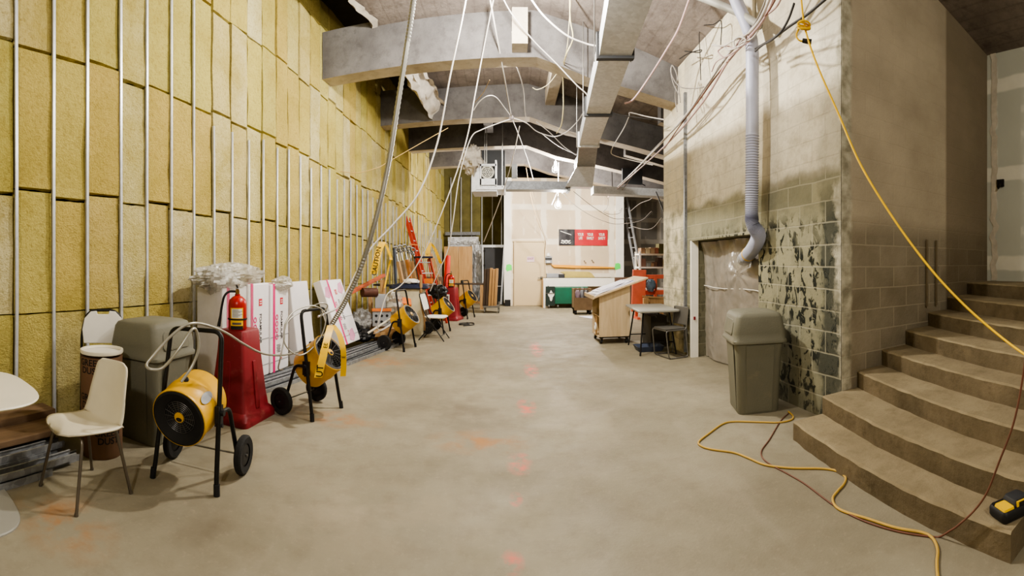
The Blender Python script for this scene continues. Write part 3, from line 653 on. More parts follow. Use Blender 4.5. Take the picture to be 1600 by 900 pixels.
# ---- yellow electric heaters on black A-frame trolleys
def make_heater(label, tilt, dark_face):
    t = thing('portable_heater', label, 'heater', group='yellow portable heaters')
    W, w2 = .235, .2
    g = G(); g.tube(bend([(-W - .01, -.015, 0), (-W, 0, .09), (-w2, .16, 1.02), (w2, .16, 1.02), (W, 0, .09), (W + .01, -.015, 0)], .07), .0165, 10); fr = g.build('handle_frame', BLK, t, 50)
    for sx in (-1, 1):
        g = G(); g.cyl((sx * (W + .01), -.016, 0), (sx * (W + .006), -.009, .07), .021, n=10); g.build('foot_sleeve', BLKP, fr, 40)
        g = G(); g.tube(bend([(sx * .225, .075, .50), (sx * .235, .20, .50), (sx * .24, .32, .145)], .08), .0155, 10); g.build('rear_leg', BLK, t, 50)
        g = G(); g.box((sx * .215, .08, .48), (.03, .07, .13)); g.cyl((sx * .20, .08, .5), (sx * .255, .08, .5), .02, n=10); g.cyl((sx * .20, .068, .42), (sx * .25, .068, .42), .013, n=8); g.build('pivot_bracket', BLKP, t, 40)
        x = sx * .285
        g = G(); g.lathe([(.075, -.02), (.12, -.026), (.132, -.016), (.134, 0), (.132, .016), (.12, .026), (.075, .02)], 26, Matrix.Translation((x, .335, .135)) @ Matrix.Rotation(PI / 2, 4, 'Y')); wh = g.build('wheel', RUB, t, 40)
        g = G(); g.lathe([(.001, -.012), (.03, -.024), (.08, -.012), (.08, .012), (.03, .024), (.001, .012)], 20, Matrix.Translation((x, .335, .135)) @ Matrix.Rotation(PI / 2, 4, 'Y')); g.build('hub', BLKP, wh, 40)
        g = G(); g.cyl((x - .03, .335, .135), (x + .03, .335, .135), .008, n=8); g.build('axle_nut', STEEL, wh, 40)
    g = G(); g.cyl((-.29, .335, .135), (.29, .335, .135), .007, n=8); g.build('axle', STEEL, t, 40)
    # drum: axis along local -y, tilted about x
    piv = Matrix.Translation((0, .085, .51)) @ Matrix.Rotation(tilt, 4, 'X')
    A = piv @ Matrix.Rotation(PI / 2, 4, 'X')      # lathe z -> -y (front)
    R, hl = .195, .17
    g = G(); g.lathe([(R - .012, hl), (R, hl + .004), (R + .004, hl - .01), (R, hl - .02), (R, .03), (R + .006, .02), (R + .006, -.01), (R, -.02), (R, -hl + .01), (R - .006, -hl), (R - .02, -hl)], 40, A); dr = g.build('drum', YEL, t, 40)
    if dark_face:
        g = G(); g.lathe([(R - .005, hl + .006), (R - .02, hl + .012), (.115, hl - .012), (.11, hl - .03)], 40, A); g.build('front_ring', BLKP, t, 40)
        g = G(); g.lathe([(.001, hl - .03), (.112, hl - .03)], 30, A); g.build('fan_disc', BLKP, t)
    else:
        g = G(); g.lathe([(R - .008, hl + .004), (R - .03, hl + .004), (R - .035, -.02)], 40, A); g.build('front_ring', BLKP, t, 40)
        g = G(); g.lathe([(.001, -.02), (R - .03, -.02)], 30, A); fd = g.build('heating_core', GRILL, t)
        g = G()
        for i in range(-4, 5):
            a = i * .035; h_ = math.sqrt(max(0, .155 ** 2 - a * a)); m4 = A @ Matrix.Translation((a, 0, .02)); q = [m4 @ V(p) for p in ((-.009, -h_, -.02), (-.009, h_, -.02), (.009, h_, .02), (.009, -h_, .02))]; g.add(q, [(0, 1, 2, 3)])
        g.build('louvre_slats', LGREY, t, None, solid=.002)
    g = G(); gm = BLK if dark_face else GRILL; rr = .11 if dark_face else .165; zf = hl - .012 if dark_face else hl + .002
    def a3(p): return A @ V(p)
    for i in range(1, 9):
        q = rr * i / 8; g.tube([a3((q * math.cos(2 * PI * k / 28), q * math.sin(2 * PI * k / 28), zf)) for k in range(28)], .0016, 4, closed=True)
    for k in range(16):
        a = 2 * PI * k / 16; g.tube([a3((.03 * math.cos(a), .03 * math.sin(a), zf + .001)), a3((rr * math.cos(a), rr * math.sin(a), zf + .001))], .0018, 4)
    g.build('wire_grille', GRILL, t)
    g = G(); g.lathe([(.001, zf + .008), (.034, zf + .006), (.036, zf)], 20, A); hb = g.build('hub_badge', YEL, t, 40)
    g = G(); g.lathe([(.001, zf + .0085), (.015, zf + .008)], 12, A @ Matrix.Translation((0, -.012, .0005)) @ Matrix.Scale(1.5, 4, (1, 0, 0))); g.build('badge_print', INK, hb)
    g = G(); g.lathe([(.001, -hl - .002), (.12, -hl - .006), (.175, -hl)], 24, A); g.build('rear_guard', BLKP, t, 40)
    def ond(ang, along, o=.004): return A @ V(((R + o) * math.cos(ang), (R + o) * math.sin(ang), along))
    g = G(); g.tube([ond(PI / 2 + .0, .02, 0), ond(PI / 2 + .0, .02, .02)], [.022, .014], 12); kb = g.build('thermostat_knob', BLKP, t, 40)
    g = G()
    ctr = .62
    q = []
    for k in range(18):
        a = 2 * PI * k / 18; q.append(ond(ctr + .16 * math.cos(a), .06 + .07 * math.sin(a), .0075))
    g.add(q, [tuple(range(18))]); bd = g.build('side_badge', LGREY, t)
    v, f = text_geo('HEAT', .045); g = G(); g.add([ond(ctr + p.y / R, .06 + p.x, .0095) for p in v], f)
    return t
def place_h(t, a, b, c, d_):
    """a,b: the two feet of the frame; c,d_: the wheels (floor points)"""
h1 = make_heater('yellow drum heater with a black grille, nearest of its kind beside the hooded bin', math.radians(12), True)
h1.location = (-1.99, 2.22, 0); h1.rotation_euler = (0, 0, math.radians(12))
h2 = make_heater('yellow heater tilted upward beside the red stand, with caution tape hanging over it', math.radians(-38), False)
h2.location = (-1.775, 4.03, 0); h2.rotation_euler = (0, 0, math.radians(78))
h3 = dup(h2, (-1.76, 7.53, 0), math.radians(79), 'yellow heater tilted upward in front of the heap of scrap and white bin')
h4 = dup(h2, (-1.40, 9.5, 0), math.radians(82), 'yellow heater half hidden behind the open white folding chair')
h5 = dup(h2, (-1.12, 12.1, 0), math.radians(72), 'yellow heater beyond the far red extinguisher stand, by the work table')
# ---- red stands with extinguishers
def make_stand(label):
    t = thing('extinguisher_stand', label, 'extinguisher stand', group='red extinguisher stands')
    g = G(); g.loft([rrect(.262, .275, 0, .05), rrect(.262, .275, .05, .05), rrect(.24, .25, .085, .05), rrect(.215, .22, .11, .04), rrect(.195, .2, .25, .035), rrect(.155, .16, .66, .03), rrect(.145, .15, .83, .025), rrect(.135, .14, .85, .02)]); g.build('stand_body', REDP, t, 40)
    for k in range(4):
        g = G(); g.M = Matrix.Rotation(k * PI / 2, 4, 'Z'); g.loft([[(-.03, -.222, .12), (.03, -.222, .12), (.022, -.178, .56), (-.022, -.178, .56)], [(-.03, -.19, .12), (.03, -.19, .12), (.022, -.15, .56), (-.022, -.15, .56)]]); g.build('recessed_rib', REDP, t, None, bevel=.004)
    return t
def make_ext(label):
    t = thing('fire_extinguisher', label, 'fire extinguisher', group='fire extinguishers on red stands')
    R = .088
    g = G(); g.lathe([(R - .01, 0), (R, .012), (R, .245), (R * .9, .285), (R * .55, .315), (.026, .325), (.026, .34)], 30, caps=True); g.build('cylinder', REDX, t, 45)
    g = G(); g.cyl((0, 0, .335), (0, 0, .375), .02, n=12); g.box((0, 0, .372), (.03, .05, .03)); g.build('valve', BRASS, t, 40)
    g = G(); g.bar((0, .02, .385), (.0, -.11, .40), .02, .006); g.bar((0, .02, .395), (.0, -.10, .435), .02, .006); g.build('handle', STEEL, t)
    g = G(); g.tube(spline([(-.02, 0, .365), (-.08, 0, .362), (-.125, -.01, .32), (-.15, -.01, .22), (-.165, -.01, .12)], 6), .0115, 8); hs = g.build('hose', BLKP, t, 50)
    g = G(); g.cyl((-.165, -.01, .12), (-.18, -.012, .03), .013, .018, 10); g.build('nozzle', BLKP, hs, 40)
    def on(x, z, o=.002): a = -PI / 2 + x / R; return ((R + o) * math.cos(a), (R + o) * math.sin(a), z)
    g = G(); g.grid(lambda u, v: V(on((u - .5) * .125, .03 + v * .185)), 10, 1); lb = g.build('label', LABY, t)
    g = G(); g.grid(lambda u, v: V(on((u - .5) * .10, .12 + v * .085, .003)), 10, 1); g.build('label_panel', LABW, lb)
    g = G(); g.grid(lambda u, v: V(on((u - .5) * .12, .012 + v * .035, .0035)), 10, 1); g.build('label_foot', INK, lb)
    g = G()
    for k in range(7): g.grid(lambda u, v, k=k: V(on(-.04 + u * (.055 + .02 * (k % 3)), .13 + k * .0105 + v * .004, .0038)), 6, 1)
    g.build('label_print', INKG, lb)
    g = G(); g.grid(lambda u, v: V(on(-.043 + u * .086, .058 + v * .02, .0038)), 8, 1); g.build('pictogram_strip', INKG, lb)
    g = G(); g.lathe([(R + .003, .098), (R + .006, .1), (R + .006, .112), (R + .003, .114)], 30); g.build('strap', BLKP, t, 40)
    return t
BRASS = mat('valve_brass', (150, 116, 72), .35, .8, .1)
s1 = make_stand('tall red plastic stand with flared foot, carrying an extinguisher beside the foam packages'); s1.location = (-2.49, 3.57, 0)
e1 = make_ext('red fire extinguisher with yellow and white label on the nearer red stand'); e1.location = (-2.46, 3.50, .85); e1.rotation_euler = (0, 0, math.radians(30))
s2 = dup(s1, (-1.6, 11.75, 0), math.radians(-12), 'far red stand with a white notice standing beyond the folding chair')
e2 = dup(e1, (-1.6, 11.72, .85), math.radians(10), 'far red fire extinguisher standing among the heaters at the ladder foot')
g = G(); g.box((-.05, -.2, .55), (.13, .012, .26), (-.08, 0, 0)); nt = g.build('white_notice', LABW, s2)
g = G(); g.box((-.05, -.208, .55), (.08, .012, .18), (-.08, 0, 0)); g.build('notice_print', INKG, nt)
# ---- packages of foam board
def fpack(label, w, d, h, loc, rz, stripe, full=True, group='white wrapped packages of pink foam board', tilt=0.0, chev=()):
    t = thing('foam_board_package', label, 'foam board package', loc, rz, group)
    if tilt: t.rotation_euler = (tilt, 0, rz)
    g = G(); g.box((0, 0, h / 2), (w, d, h)); g.build('wrapped_board', FOAM, t, None, bevel=.012)
    yf = -d / 2 - .003
    if not full: return t
    g = G(); g.box((stripe, yf, h / 2), (.05, .004, h)); g.box((stripe, 0, h + .002), (.05, d, .004)); g.build('pink_stripe', PINK, t)
    x = stripe + (.13 if stripe < 0 else -.13)
    g = G(); g.box((x + .06, yf, h * .8), (.07, .004, .085)); sq_ = g.build('red_logo', REDQ, t)
    g = G(); g.box((x + .06, yf - .002, h * .81), (.045, .004, .012)); g.box((x + .06, yf - .002, h * .785), (.045, .004, .012)); g.build('logo_print', LABW, sq_)
    letter(t, 'FOAMULAR', .07, lambda a, b: (x + .06 + b, yf - .001, h * .52 - a), INKG)
    g = G()
    for k in range(4): g.add([p for q in [[(x - .06 + rr * math.cos(2 * PI * j / 16), yf - .001, h * (.62 - .075 * k) + rr * 1.1 * math.sin(2 * PI * j / 16)) for j in range(16)] for rr in (.034, .019)] for p in q], [(j, (j + 1) % 16, 16 + (j + 1) % 16, 16 + j) for j in range(16)])
    g.build('ring_print', PINK, t)
    g = G()
    for k in range(6): g.box((x - .02 + .012 * (k % 2), yf, h * .3 - k * .018), (.09, .003, .007))
    g.build('small_print', INKG, t)
    letter(t, 'R-5', .06, lambda a, b: (x + .05 + b, yf - .001, h * .16 - a), REDQ)
    for hz in (.40, .12):
        g = G(); g.box((0, yf, h * hz), (w * .98, .002, .011)); g.build('tape_seam', LGREY, t)
    for cx, cz in chev:
        g = G(); g.loft([[(cx - .11, q, cz - .06), (cx - .02, q, cz + .09), (cx + .10, q, cz + .12), (cx + .13, q, cz - .02), (cx + .02, q, cz - .10)] for q in (yf, yf - .002)]); g.build('pale_print', PINKL, t)
    return t
lab = ['white foam board package half under crumpled polythene, first of the upright row', 'white foam board package in the middle of the upright row behind the red stand', 'white foam board package with pink bands, last of the upright row']
for k, (y, st_) in enumerate(((4.09, -.13), (4.57, -.16), (5.05, -.15))): fpack(lab[k], .47, .36, 1.12 + .02 * (k % 2), (-3.09 + .015 * k, y, .10), PI / 2, st_)
fpack('plain white foam board package leaning at the end of the upright row', .46, .15, 1.13, (-2.84, 5.66, .10), math.radians(84), 0, False, tilt=math.radians(-8))
fpack('white foam board package with a magenta stripe leaning alone against the insulation', .78, .15, 1.12, (-2.70, 7.02, .13), math.radians(86), -.16, tilt=math.radians(-20), chev=((-.28, .9), (.22, .95), (.1, .12)))
# crumpled polythene over the row
def crump(cx, cy, cz, rx, ry, rz_, seed, n=(46, 26), amp=.5):
    def fn(u, v):
        a = 2 * PI * u; b = PI * v; d = V((math.cos(a) * math.sin(b), math.sin(a) * math.sin(b), math.cos(b)))
        k = 1 + amp * .5 * noise.noise(d * 2.2 + V((seed, 0, 0))) + amp * .32 * noise.noise(d * 6 + V((0, seed, 0))) + amp * .2 * noise.noise(d * 14 + V((0, 0, seed)))
        return V((cx + d.x * rx * k, cy + d.y * ry * k, cz + d.z * rz_ * k))
    return fn
g = G(); g.grid(crump(-3.08, 4.22, 1.33, .2, .62, .15, 3), 60, 34); g.grid(crump(-3.02, 3.98, 1.3, .16, .3, .16, 8), 46, 26)
o = g.build('polythene_bundle', CRUMP, None, 25); tag(o, 'heap of crumpled clear polythene lying on top of the foam packages', 'plastic sheeting')
def drape(u, v):
    s_ = u * 1.3
    p = V((-3.3 + s_ * .33 / .5, 3.78, 0)) if s_ < .6 else V((-2.87, 3.80 + (s_ - .6) * .9, 0))
    z = 1.28 - v * (1.16 if s_ < .75 else 1.16 - (s_ - .75) * .9)
    return p + V((.03 * noise.noise((u * 8, v * 4, 1)), .035 * noise.noise((u * 6, v * 5, 7)) - .02, z + .02 * noise.noise((u * 9, 1, 2))))
g = G(); g.grid(drape, 40, 26); o = g.build('polythene_sheet', m_sheet('wrinkled_polythene', (216, 212, 202), .8, .15, .55, 10, .8), None, 25); tag(o, 'clear polythene sheet hanging down the side of the first foam package', 'plastic sheeting')
g = G(); g.grid(crump(-2.9, 5.15, 1.22, .10, .22, .09, 5), 40, 22); o = g.build('polythene_scrap', CRUMP, None, 25); tag(o, 'torn scrap of clear polythene on the last upright foam package', 'plastic sheeting')
# ---- bundles of steel channel on the floor along the wall
def channel(a, b, label, group, w=.09, h=.045, roll=0.0, m=None):
    a, b = V(a), V(b); g = G(); d = (b - a).normalized(); x = d.cross(V((0, 0, 1))).normalized(); y = x.cross(d)
    c, s_ = math.cos(roll), math.sin(roll); x, y = x * c + y * s_, y * c - x * s_; t_ = .004
    sec = [(-w / 2, -h / 2), (w / 2, -h / 2), (w / 2, h / 2), (w / 2 - .014, h / 2), (w / 2 - .014, h / 2 - t_), (w / 2 - t_, h / 2 - t_), (w / 2 - t_, -h / 2 + t_), (-w / 2 + t_, -h / 2 + t_), (-w / 2 + t_, h / 2 - t_), (-w / 2 + .014, h / 2 - t_), (-w / 2 + .014, h / 2), (-w / 2, h / 2)]
    g.loft([[q + x * u + y * v for u, v in sec] for q in (a, b)]); o = g.build('steel_channel', m or CHAN); return tag(o, label, 'steel channel', group)
k = 0
for lx, z, y0, y1, rl in ((-2.62, .022, .55, 1.62, 0), (-2.72, .022, .5, 1.95, 0), (-2.83, .022, .5, 1.85, 0), (-2.94, .022, .5, 1.9, 0), (-2.66, .068, .5, 1.85, 0), (-2.78, .068, .5, 1.7, .05), (-2.9, .068, .5, 1.9, 0), (-2.8, .115, .5, 1.72, 0)):
    dy = .12 * (.0 if y0 > 1 else 1)
    channel((lx - 0.0, y0, z), (lx - .10, y1, z), 'galvanised steel channel in the stack on the floor behind the cream chair', 'steel channels stacked behind the cream chair', roll=rl)
g = G(); g.bar((-3.0, .5, .165), (-3.12, 2.05, .165), .26, .05); g.v = [p + V((.0, 0, .006 * noise.noise(p * 5))) for p in g.v]
o = g.build('rough_plank', PLANK, None, None, bevel=.006); tag(o, 'weathered brown plank lying on steel channels under the insulation', 'plank')
g = G(); g.bar((-3.26, .5, .12), (-3.36, 2.0, .12), .2, .24); o = g.build('timber_sill', PLANK); tag(o, 'dark timber block along the wall foot behind the brown plank', 'plank')
for j, (xa, ya, xb, yb, z) in enumerate(((-2.78, 3.9, -2.16, 7.9, .022), (-2.88, 3.95, -2.26, 7.95, .022), (-2.98, 4.0, -2.36, 7.8, .022), (-3.08, 4.0, -2.46, 7.8, .022), (-2.83, 4.0, -2.21, 7.85, .068), (-2.93, 4.0, -2.31, 7.85, .068), (-3.04, 4.1, -2.42, 7.8, .068), (-2.36, 6.1, -2.02, 8.15, .022))):
    channel((xa, ya, z), (xb, yb, z), 'long galvanised steel channel in the bundle on the floor under the foam packages', 'long steel channels under the foam packages')
# ================================================================ heap by the third heater, ladders, posts
def crumpled(name, label, cat, c, r, seed, m, n=(30, 18), amp=.8, group=None):
    g = G(); g.grid(crump(c[0], c[1], c[2], r[0], r[1], r[2], seed, amp=amp), *n); o = g.build(name, m, None, 25); return tag(o, label, cat, group)
GRYBAG = m_sheet('grey_film', (150, 150, 150), .2, .2, .7, 12, .9)
g = G(); g.bar(P(548, 457, 7.9), P(600, 430, 9.3), .07, .06); o = g.build('orange_strut', mat('rust_orange_paint', (190, 96, 62), .6, 0, .15), None, None, bevel=.006); tag(o, 'faded orange strut propped above the scrap heap', 'strut')
t = thing('metal_crate', 'light grey punched metal box in the scrap heap behind the third heater', 'box', (-2.42, 8.05, .32), math.radians(20))
g = G(); g.box((0, 0, .15), (.34, .3, .3)); g.build('crate_body', LGREY, t, None, bevel=.01)
for x in (-.1, 0, .1):
    for z in (.09, .2): g = G(); g.disc((x, -.152, z), .026, (0, -1, 0), 14); g.build('punched_hole', INK, t)
g = G(); g.box((0, -.155, .31), (.36, .03, .05)); g.build('orange_rail', mat('orange_rail_paint', (214, 118, 54), .5), t)
g = G(); g.box((-.02, .02, .46), (.2, .2, .26)); g.build('upper_box', LGREY, t, None, bevel=.01)
g = G(); g.cyl(P(566, 457, 8.2), P(588, 457, 8.35), .085, n=20); o = g.build('brown_canister', mat('dark_red_brown', (84, 52, 42), .6, 0, .2), None, 40); tag(o, 'dark red-brown canister lying high on the scrap heap', 'canister')
g = G(); g.bar((-2.35, 7.95, .05), (-2.42, 8.15, 1.17), .09, .05); o = g.build('wood_post', LUM); tag(o, 'grey-brown timber post standing upright in the scrap heap', 'post')
g = G(); g.bar((-2.62, 8.1, .05), (-2.72, 8.3, .95), .08, .04); o = g.build('wood_post', LUM); tag(o, 'short timber post behind the dark red-brown canister', 'post')
g = G(); g.tube([(-2.62, 7.45, .17), (-1.95, 7.72, .62)], .022, 10); o = g.build('plastic_pipe', WHITE, None, 40); tag(o, 'white plastic pipe sloping across the scrap heap', 'pipe')
g = G(); g.tube([(-2.55, 7.55, .13), (-1.98, 7.95, .5)], .018, 10); o = g.build('plastic_pipe', CABW, None, 40); tag(o, 'thin cream pipe below the white plastic pipe in the heap', 'pipe')
crumpled('film_bundle', 'crumpled grey plastic film at the foot of the scrap heap', 'plastic sheeting', (-2.72, 7.75, .42), (.2, .2, .2), 2, GRYBAG)
crumpled('film_bundle', 'dusty clear film bundled between the punched box and third heater', 'plastic sheeting', (-2.2, 8.15, .72), (.18, .16, .2), 6, CRUMP)
crumpled('dark_bag', 'black bag lying low under the scrap heap pipes', 'bag', (-2.62, 7.6, .2), (.2, .2, .11), 9, BLKP)
g = G(); g.box((-2.5, 7.85, .22), (.55, .5, .06), (.1, -.15, .3)); g.box((-2.32, 8.1, .17), (.5, .4, .22), (0, 0, .3)); o = g.build('scrap_board', PLY); tag(o, 'offcut of plywood board carrying the scrap heap', 'board')
g = G(); g.ring((-2.75, 7.5, .36), .06, .035, (.6, -.8, .1)); o = g.build('black_hose_coil', BLKP, None, 40); tag(o, 'small black coil of hose beside the leaning foam package', 'hose')
g = G(); g.box((-2.05, 8.3, .72), (.28, .22, .16), (.5, .2, .4)); o = g.build('orange_case', mat('orange_scrap', (216, 120, 56), .5), None, None, bevel=.02); tag(o, 'orange plastic piece lying behind the third heater handle', 'scrap')
# white bin with black cover
t = thing('lidded_bin', 'tall cream bin under a black plastic cover behind the third heater', 'bin', (-2.17, 9.35, 0), math.radians(8))
g = G(); g.loft([rrect(.3, .26, 0, .06), rrect(.33, .29, .97, .07)]); g.build('bin_body', CREAM, t, 40)
g = G(); g.loft([rrect(.40, .34, .955, .1), rrect(.42, .36, .975, .1), rrect(.36, .3, 1.04, .1), rrect(.15, .12, 1.07, .05)]); g.build('black_cover', NAVY, t, 50)
g = G(); g.box((-.5, -.05, 1.02), (.5, .45, .03), (0, .05, 0)); o = g.build('black_board', BLKP, t)
crumpled('white_cloth', 'crumpled white sheet lying on the black bin cover', 'cloth', (-2.12, 9.25, 1.10), (.17, .16, .06), 4, PADW, amp=.6)
crumpled('black_jacket', 'black bundle draped over the heater behind the folding chair', 'bag', (-1.62, 9.75, .86), (.2, .17, .15), 11, BLKP, amp=.5)
g = G(); g.tube(spline([(-1.83, 9.3, .02), (-1.84, 9.2, .3), (-1.86, 9.08, .8), (-1.87, 9.05, 1.25)], 5), .03, 10); o = g.build('timber_stake', LUM, None, 40); tag(o, 'thin timber stake standing in front of the cream bin', 'stake')
# ---- shoring posts / clamps leaning at the wall
for i, (px, py) in enumerate(((617, 398), (624, 396), (631, 395), (638, 398), (644, 400))):
    top = P(px + 1, py - 8, 10.8 + .12 * i); bot = V((top.x + .42, top.y - .12, 0)); L_ = ('dull', 'rusty', 'tan', 'grimy', 'grey')[i]
    t = thing('shoring_post', ('first wooden shoring post beside the dark pole, with a round steel head', 'second wooden shoring post from the dark pole, with a round steel head', 'middle wooden shoring post of five, orange-brown and clean', 'fourth wooden shoring post from the dark pole, with a steel screw', 'last wooden shoring post, closest to the red extension ladder')[i], 'post', (0, 0, 0), 0, 'shoring posts leaning on the insulation')
    g = G(); mid = bot.lerp(top, .84); g.bar(bot, mid, .08, .08); g.build('timber', (LUM, m_wood('grey_timber', (120, 104, 84), (150, 132, 108)), mat('orange_timber', (176, 118, 66), .6), LUM, mat('grey_brown_timber', (112, 98, 80), .7))[i], t)
    g = G(); g.cyl(mid, top, .022, n=8); g.build('screw', STEEL, t, 40)
    g = G(); g.ring(top + V((0, 0, .02)), .055, .02, (.4, -.9, .1), 18); g.lathe([(.001, -.02), (.06, -.02), (.06, .02), (.001, .02)], 14, Matrix.Translation(top - V((0, 0, .08)))); g.build('head', STEEL, t, 40)
g = G(); g.tube([P(619, 452, 10.4), P(616, 388, 10.7)], .035, 10); g.tube([P(619, 452, 10.4), V((P(619, 452, 10.4).x + .25, P(619, 452, 10.4).y - .05, 0))], .035, 10); o = g.build('dark_pole', mat('blue_black_pipe', (44, 50, 62), .5, .2), None, 40); tag(o, 'blue-black pole leaning beside the shoring posts', 'pole')
# ---- red ladders
def ladder(label, bot, top, w, axis, rail, rung, n, group=None, mr=None, name='ladder'):
    t = thing(name, label, 'ladder', (0, 0, 0), 0, group); bot, top, ax = V(bot), V(top), V(axis).normalized()
    nrm = ax.cross(top - bot).normalized()
    for s_ in (-1, 1):
        g = G(); g.bar(bot + ax * s_ * w / 2, top + ax * s_ * w / 2, rail[0], rail[1], up=nrm); g.build('rail', mr or REDL, t, None, bevel=.004)
    for k in range(n):
        c = bot.lerp(top, (k + .6) / n); g = G(); g.tube([c - ax * w / 2, c + ax * w / 2], rung, 8); g.build('rung', GALV, t, 40)
    return t
ladder('long red fibreglass extension ladder leaning high on the insulation', (-2.0, 11.5, 0), (-2.92, 12.25, 2.78), .40, (.0, 1, 0), (.035, .085), .017, 10)
t = ladder('red fibreglass stepladder folded against the ladder foot with a dark top cap', (-1.75, 10.9, 0), (-2.2, 10.95, 1.62), .36, (.75, .66, 0), (.03, .075), .016, 6)
g = G(); g.box((-2.2, 10.95, 1.64), (.36, .36, .05), (0, 0, .7)); g.build('top_cap', NAVY, t, None, bevel=.01)
for s_ in (-1, 1):
    g = G(); g.bar((-1.98 + .14 * s_, 11.12 + .12 * s_, .02), (-2.24 + .13 * s_, 11.0 + .11 * s_, 1.6), .026, .05); g.build('rear_rail', REDL, t)
g = G(); g.box((-2.06, 10.95, 1.05), (.2, .12, .12)); g.build('orange_shelf', mat('orange_shelf_paint', (226, 130, 48), .5), t)
g = G(); g.bar((-2.72, 11.65, 2.0), (-2.5, 11.75, 1.98), .05, .03); o = g.build('ladder_bracket', mat('orange_shelf_paint2', (226, 140, 70), .5)); o.parent = t
# red roll of barrier
g = G(); g.tube([FL(695, 497), P(700, 400, 12.6)], [.09, .075], 16); g.v = [p for p in g.v]; o = g.build('red_barrier_roll', mat('barrier_red', (214, 48, 42), .5), None, 40); tag(o, 'tall red rolled barrier tube standing behind the far extinguisher', 'barrier roll')
# fan of planks with tape
for i in range(4):
    b = V((-1.95 + .06 * i, 12.2 + .06 * i, 0)); tp = P(668 + 3.5 * i, 383 + 7 * i, 13.0 + .05 * i)
    g = G(); g.bar(b, tp, .14, .025, up=(1, .2, 0)); o = g.build('thin_plank', PLY); tag(o, ('thin plank leaning in the fan behind the stepladder, tallest one', 'second thin plank in the leaning fan behind the stepladder', 'third thin plank in the leaning fan behind the stepladder', 'shortest thin plank in the leaning fan behind the stepladder')[i], 'plank', 'thin planks leaning in a fan')
g = G(); g.box((-2.25, 12.75, .55), (.5, .3, 1.1), (0, 0, .3)); o = g.build('grey_locker', mat('grey_brown_box', (112, 98, 84), .7)); tag(o, 'grey-brown box standing under the fan of planks', 'box')
# ---- open folding chair
t = thing('folding_chair', 'open white folding chair with black frame standing before the fourth heater', 'chair', (-1.53, 8.63, 0), math.radians(84))
W = .205
g = G()
for s_ in (-1, 1): g.tube(bend([(s_ * W, -.27, 0), (s_ * W, .13, .55), (s_ * W, .22, .86)], .06), .011, 8)
g.tube(bend([(-W, .21, .82), (-W, .225, .9), (W, .225, .9), (W, .21, .82)], .06), .011, 8); g.build('front_leg_frame', BLK, t, 50)
g = G(); g.tube(bend([(-W * .85, .25, 0), (-W * .85, -.12, .43), (W * .85, -.12, .43), (W * .85, .25, 0)], .03), .011, 8); g.tube([(-W * .85, .19, .07), (W * .85, .19, .07)], .008); g.tube([(-W, -.2, .1), (W, -.2, .1)], .008); g.build('rear_leg_frame', BLK, t, 50)
g = G(); g.loft([rrect(.17, .18, .43, .07), rrect(.195, .205, .44, .09), rrect(.195, .205, .455, .09), rrect(.175, .185, .465, .08)]); g.M = Matrix(); g.v = [p + V((0, -.06, 0)) for p in g.v]; g.build('seat', PADW, t, 40)
g = G(); g.loft([[(x, .155 + (z - .6) * .27 + y, z) for x, y in ((-w, -.012), (w, -.012), (w, .012), (-w, .012))] for z, w in ((.58, .16), (.62, .185), (.78, .19), (.86, .165), (.9, .1))]); g.build('backrest', PADW, t, None, bevel=.004)
g = G(); g.tube(bend([(-1.15, 10.55, .012), (-.9, 10.7, .012), (-.95, 11.1, .012), (-1.3, 11.0, .012), (-1.25, 10.65, .02), (-1.0, 10.75, .03), (-1.1, 10.95, .03)], .15), .016, 6); o = g.build('black_cord_coil', CABD, None, 40); tag(o, 'loose black cable coiled on the floor beside the far red stand', 'cable')
# ---- back bay: plywood, foil, dark door, work table, dolly of boards
zP = YL - .12
def panel(name, label, cat, x0, x1, z0, z1, y, m, th=.03, rx=0, group=None):
    g = G(); g.box(((x0 + x1) / 2, y, (z0 + z1) / 2), (x1 - x0, th, z1 - z0), (rx, 0, 0)); o = g.build(name, m); return tag(o, label, cat, group)
def X(px, y): return y * math.tan((px - XC) / F)
def Z(py, y, px=760): return EYE + (YH - py) / F * y / math.cos((px - XC) / F)
yp = 16.6
panel('plywood_sheet', 'knotty plywood sheet leaning beside the insulated corner', 'plywood', X(694, yp), X(716, yp), .02, Z(385, yp), yp, PLY, group='plywood sheets')
panel('plywood_sheet', 'knotty plywood sheet leaning next to the foil panel', 'plywood', X(716.5, yp), X(738, yp), .02, Z(385, yp), yp + .01, PLY, group='plywood sheets')
t = thing('foil_panel', 'silver foil-faced insulation panel standing behind the plywood', 'insulation panel', (0, 0, 0))
yf = 16.9
g = G(); g.box(((X(700, yf) + X(748, yf)) / 2, yf, 1.25), (X(748, yf) - X(700, yf), .05, 2.5)); g.build('foil_face', FOILM, t)
g = G(); g.grid(lambda u, v: V((X(736 + u * 16, yf - .1) + .03 * noise.noise((u * 3, v * 9, 1)), yf - .08 + .05 * noise.noise((u * 6, v * 14, 5)), .05 + v * 2.15)), 10, 50); g.build('loose_foil_strip', FOILM, t, 20)
g = G(); g.grid(lambda u, v: V((X(700 + u * 50, yf - .1), yf - .06 + .04 * noise.noise((u * 20, v * 4, 5)), 2.22 + v * .1 + .03 * noise.noise((u * 22, v * 4, 8)))), 40, 3); g.build('foil_top_fold', FOILM, t, 20)
g = G(); g.box(((X(696, yf) + X(750, yf)) / 2, yf - .02, 2.62), (X(750, yf) - X(696, yf), .05, .12)); g.build('steel_header', GALVD, t)
t = thing('dark_door_panel', 'charcoal door panel in a silver steel frame behind the dolly', 'door panel', (0, 0, 0))
yd = 16.3
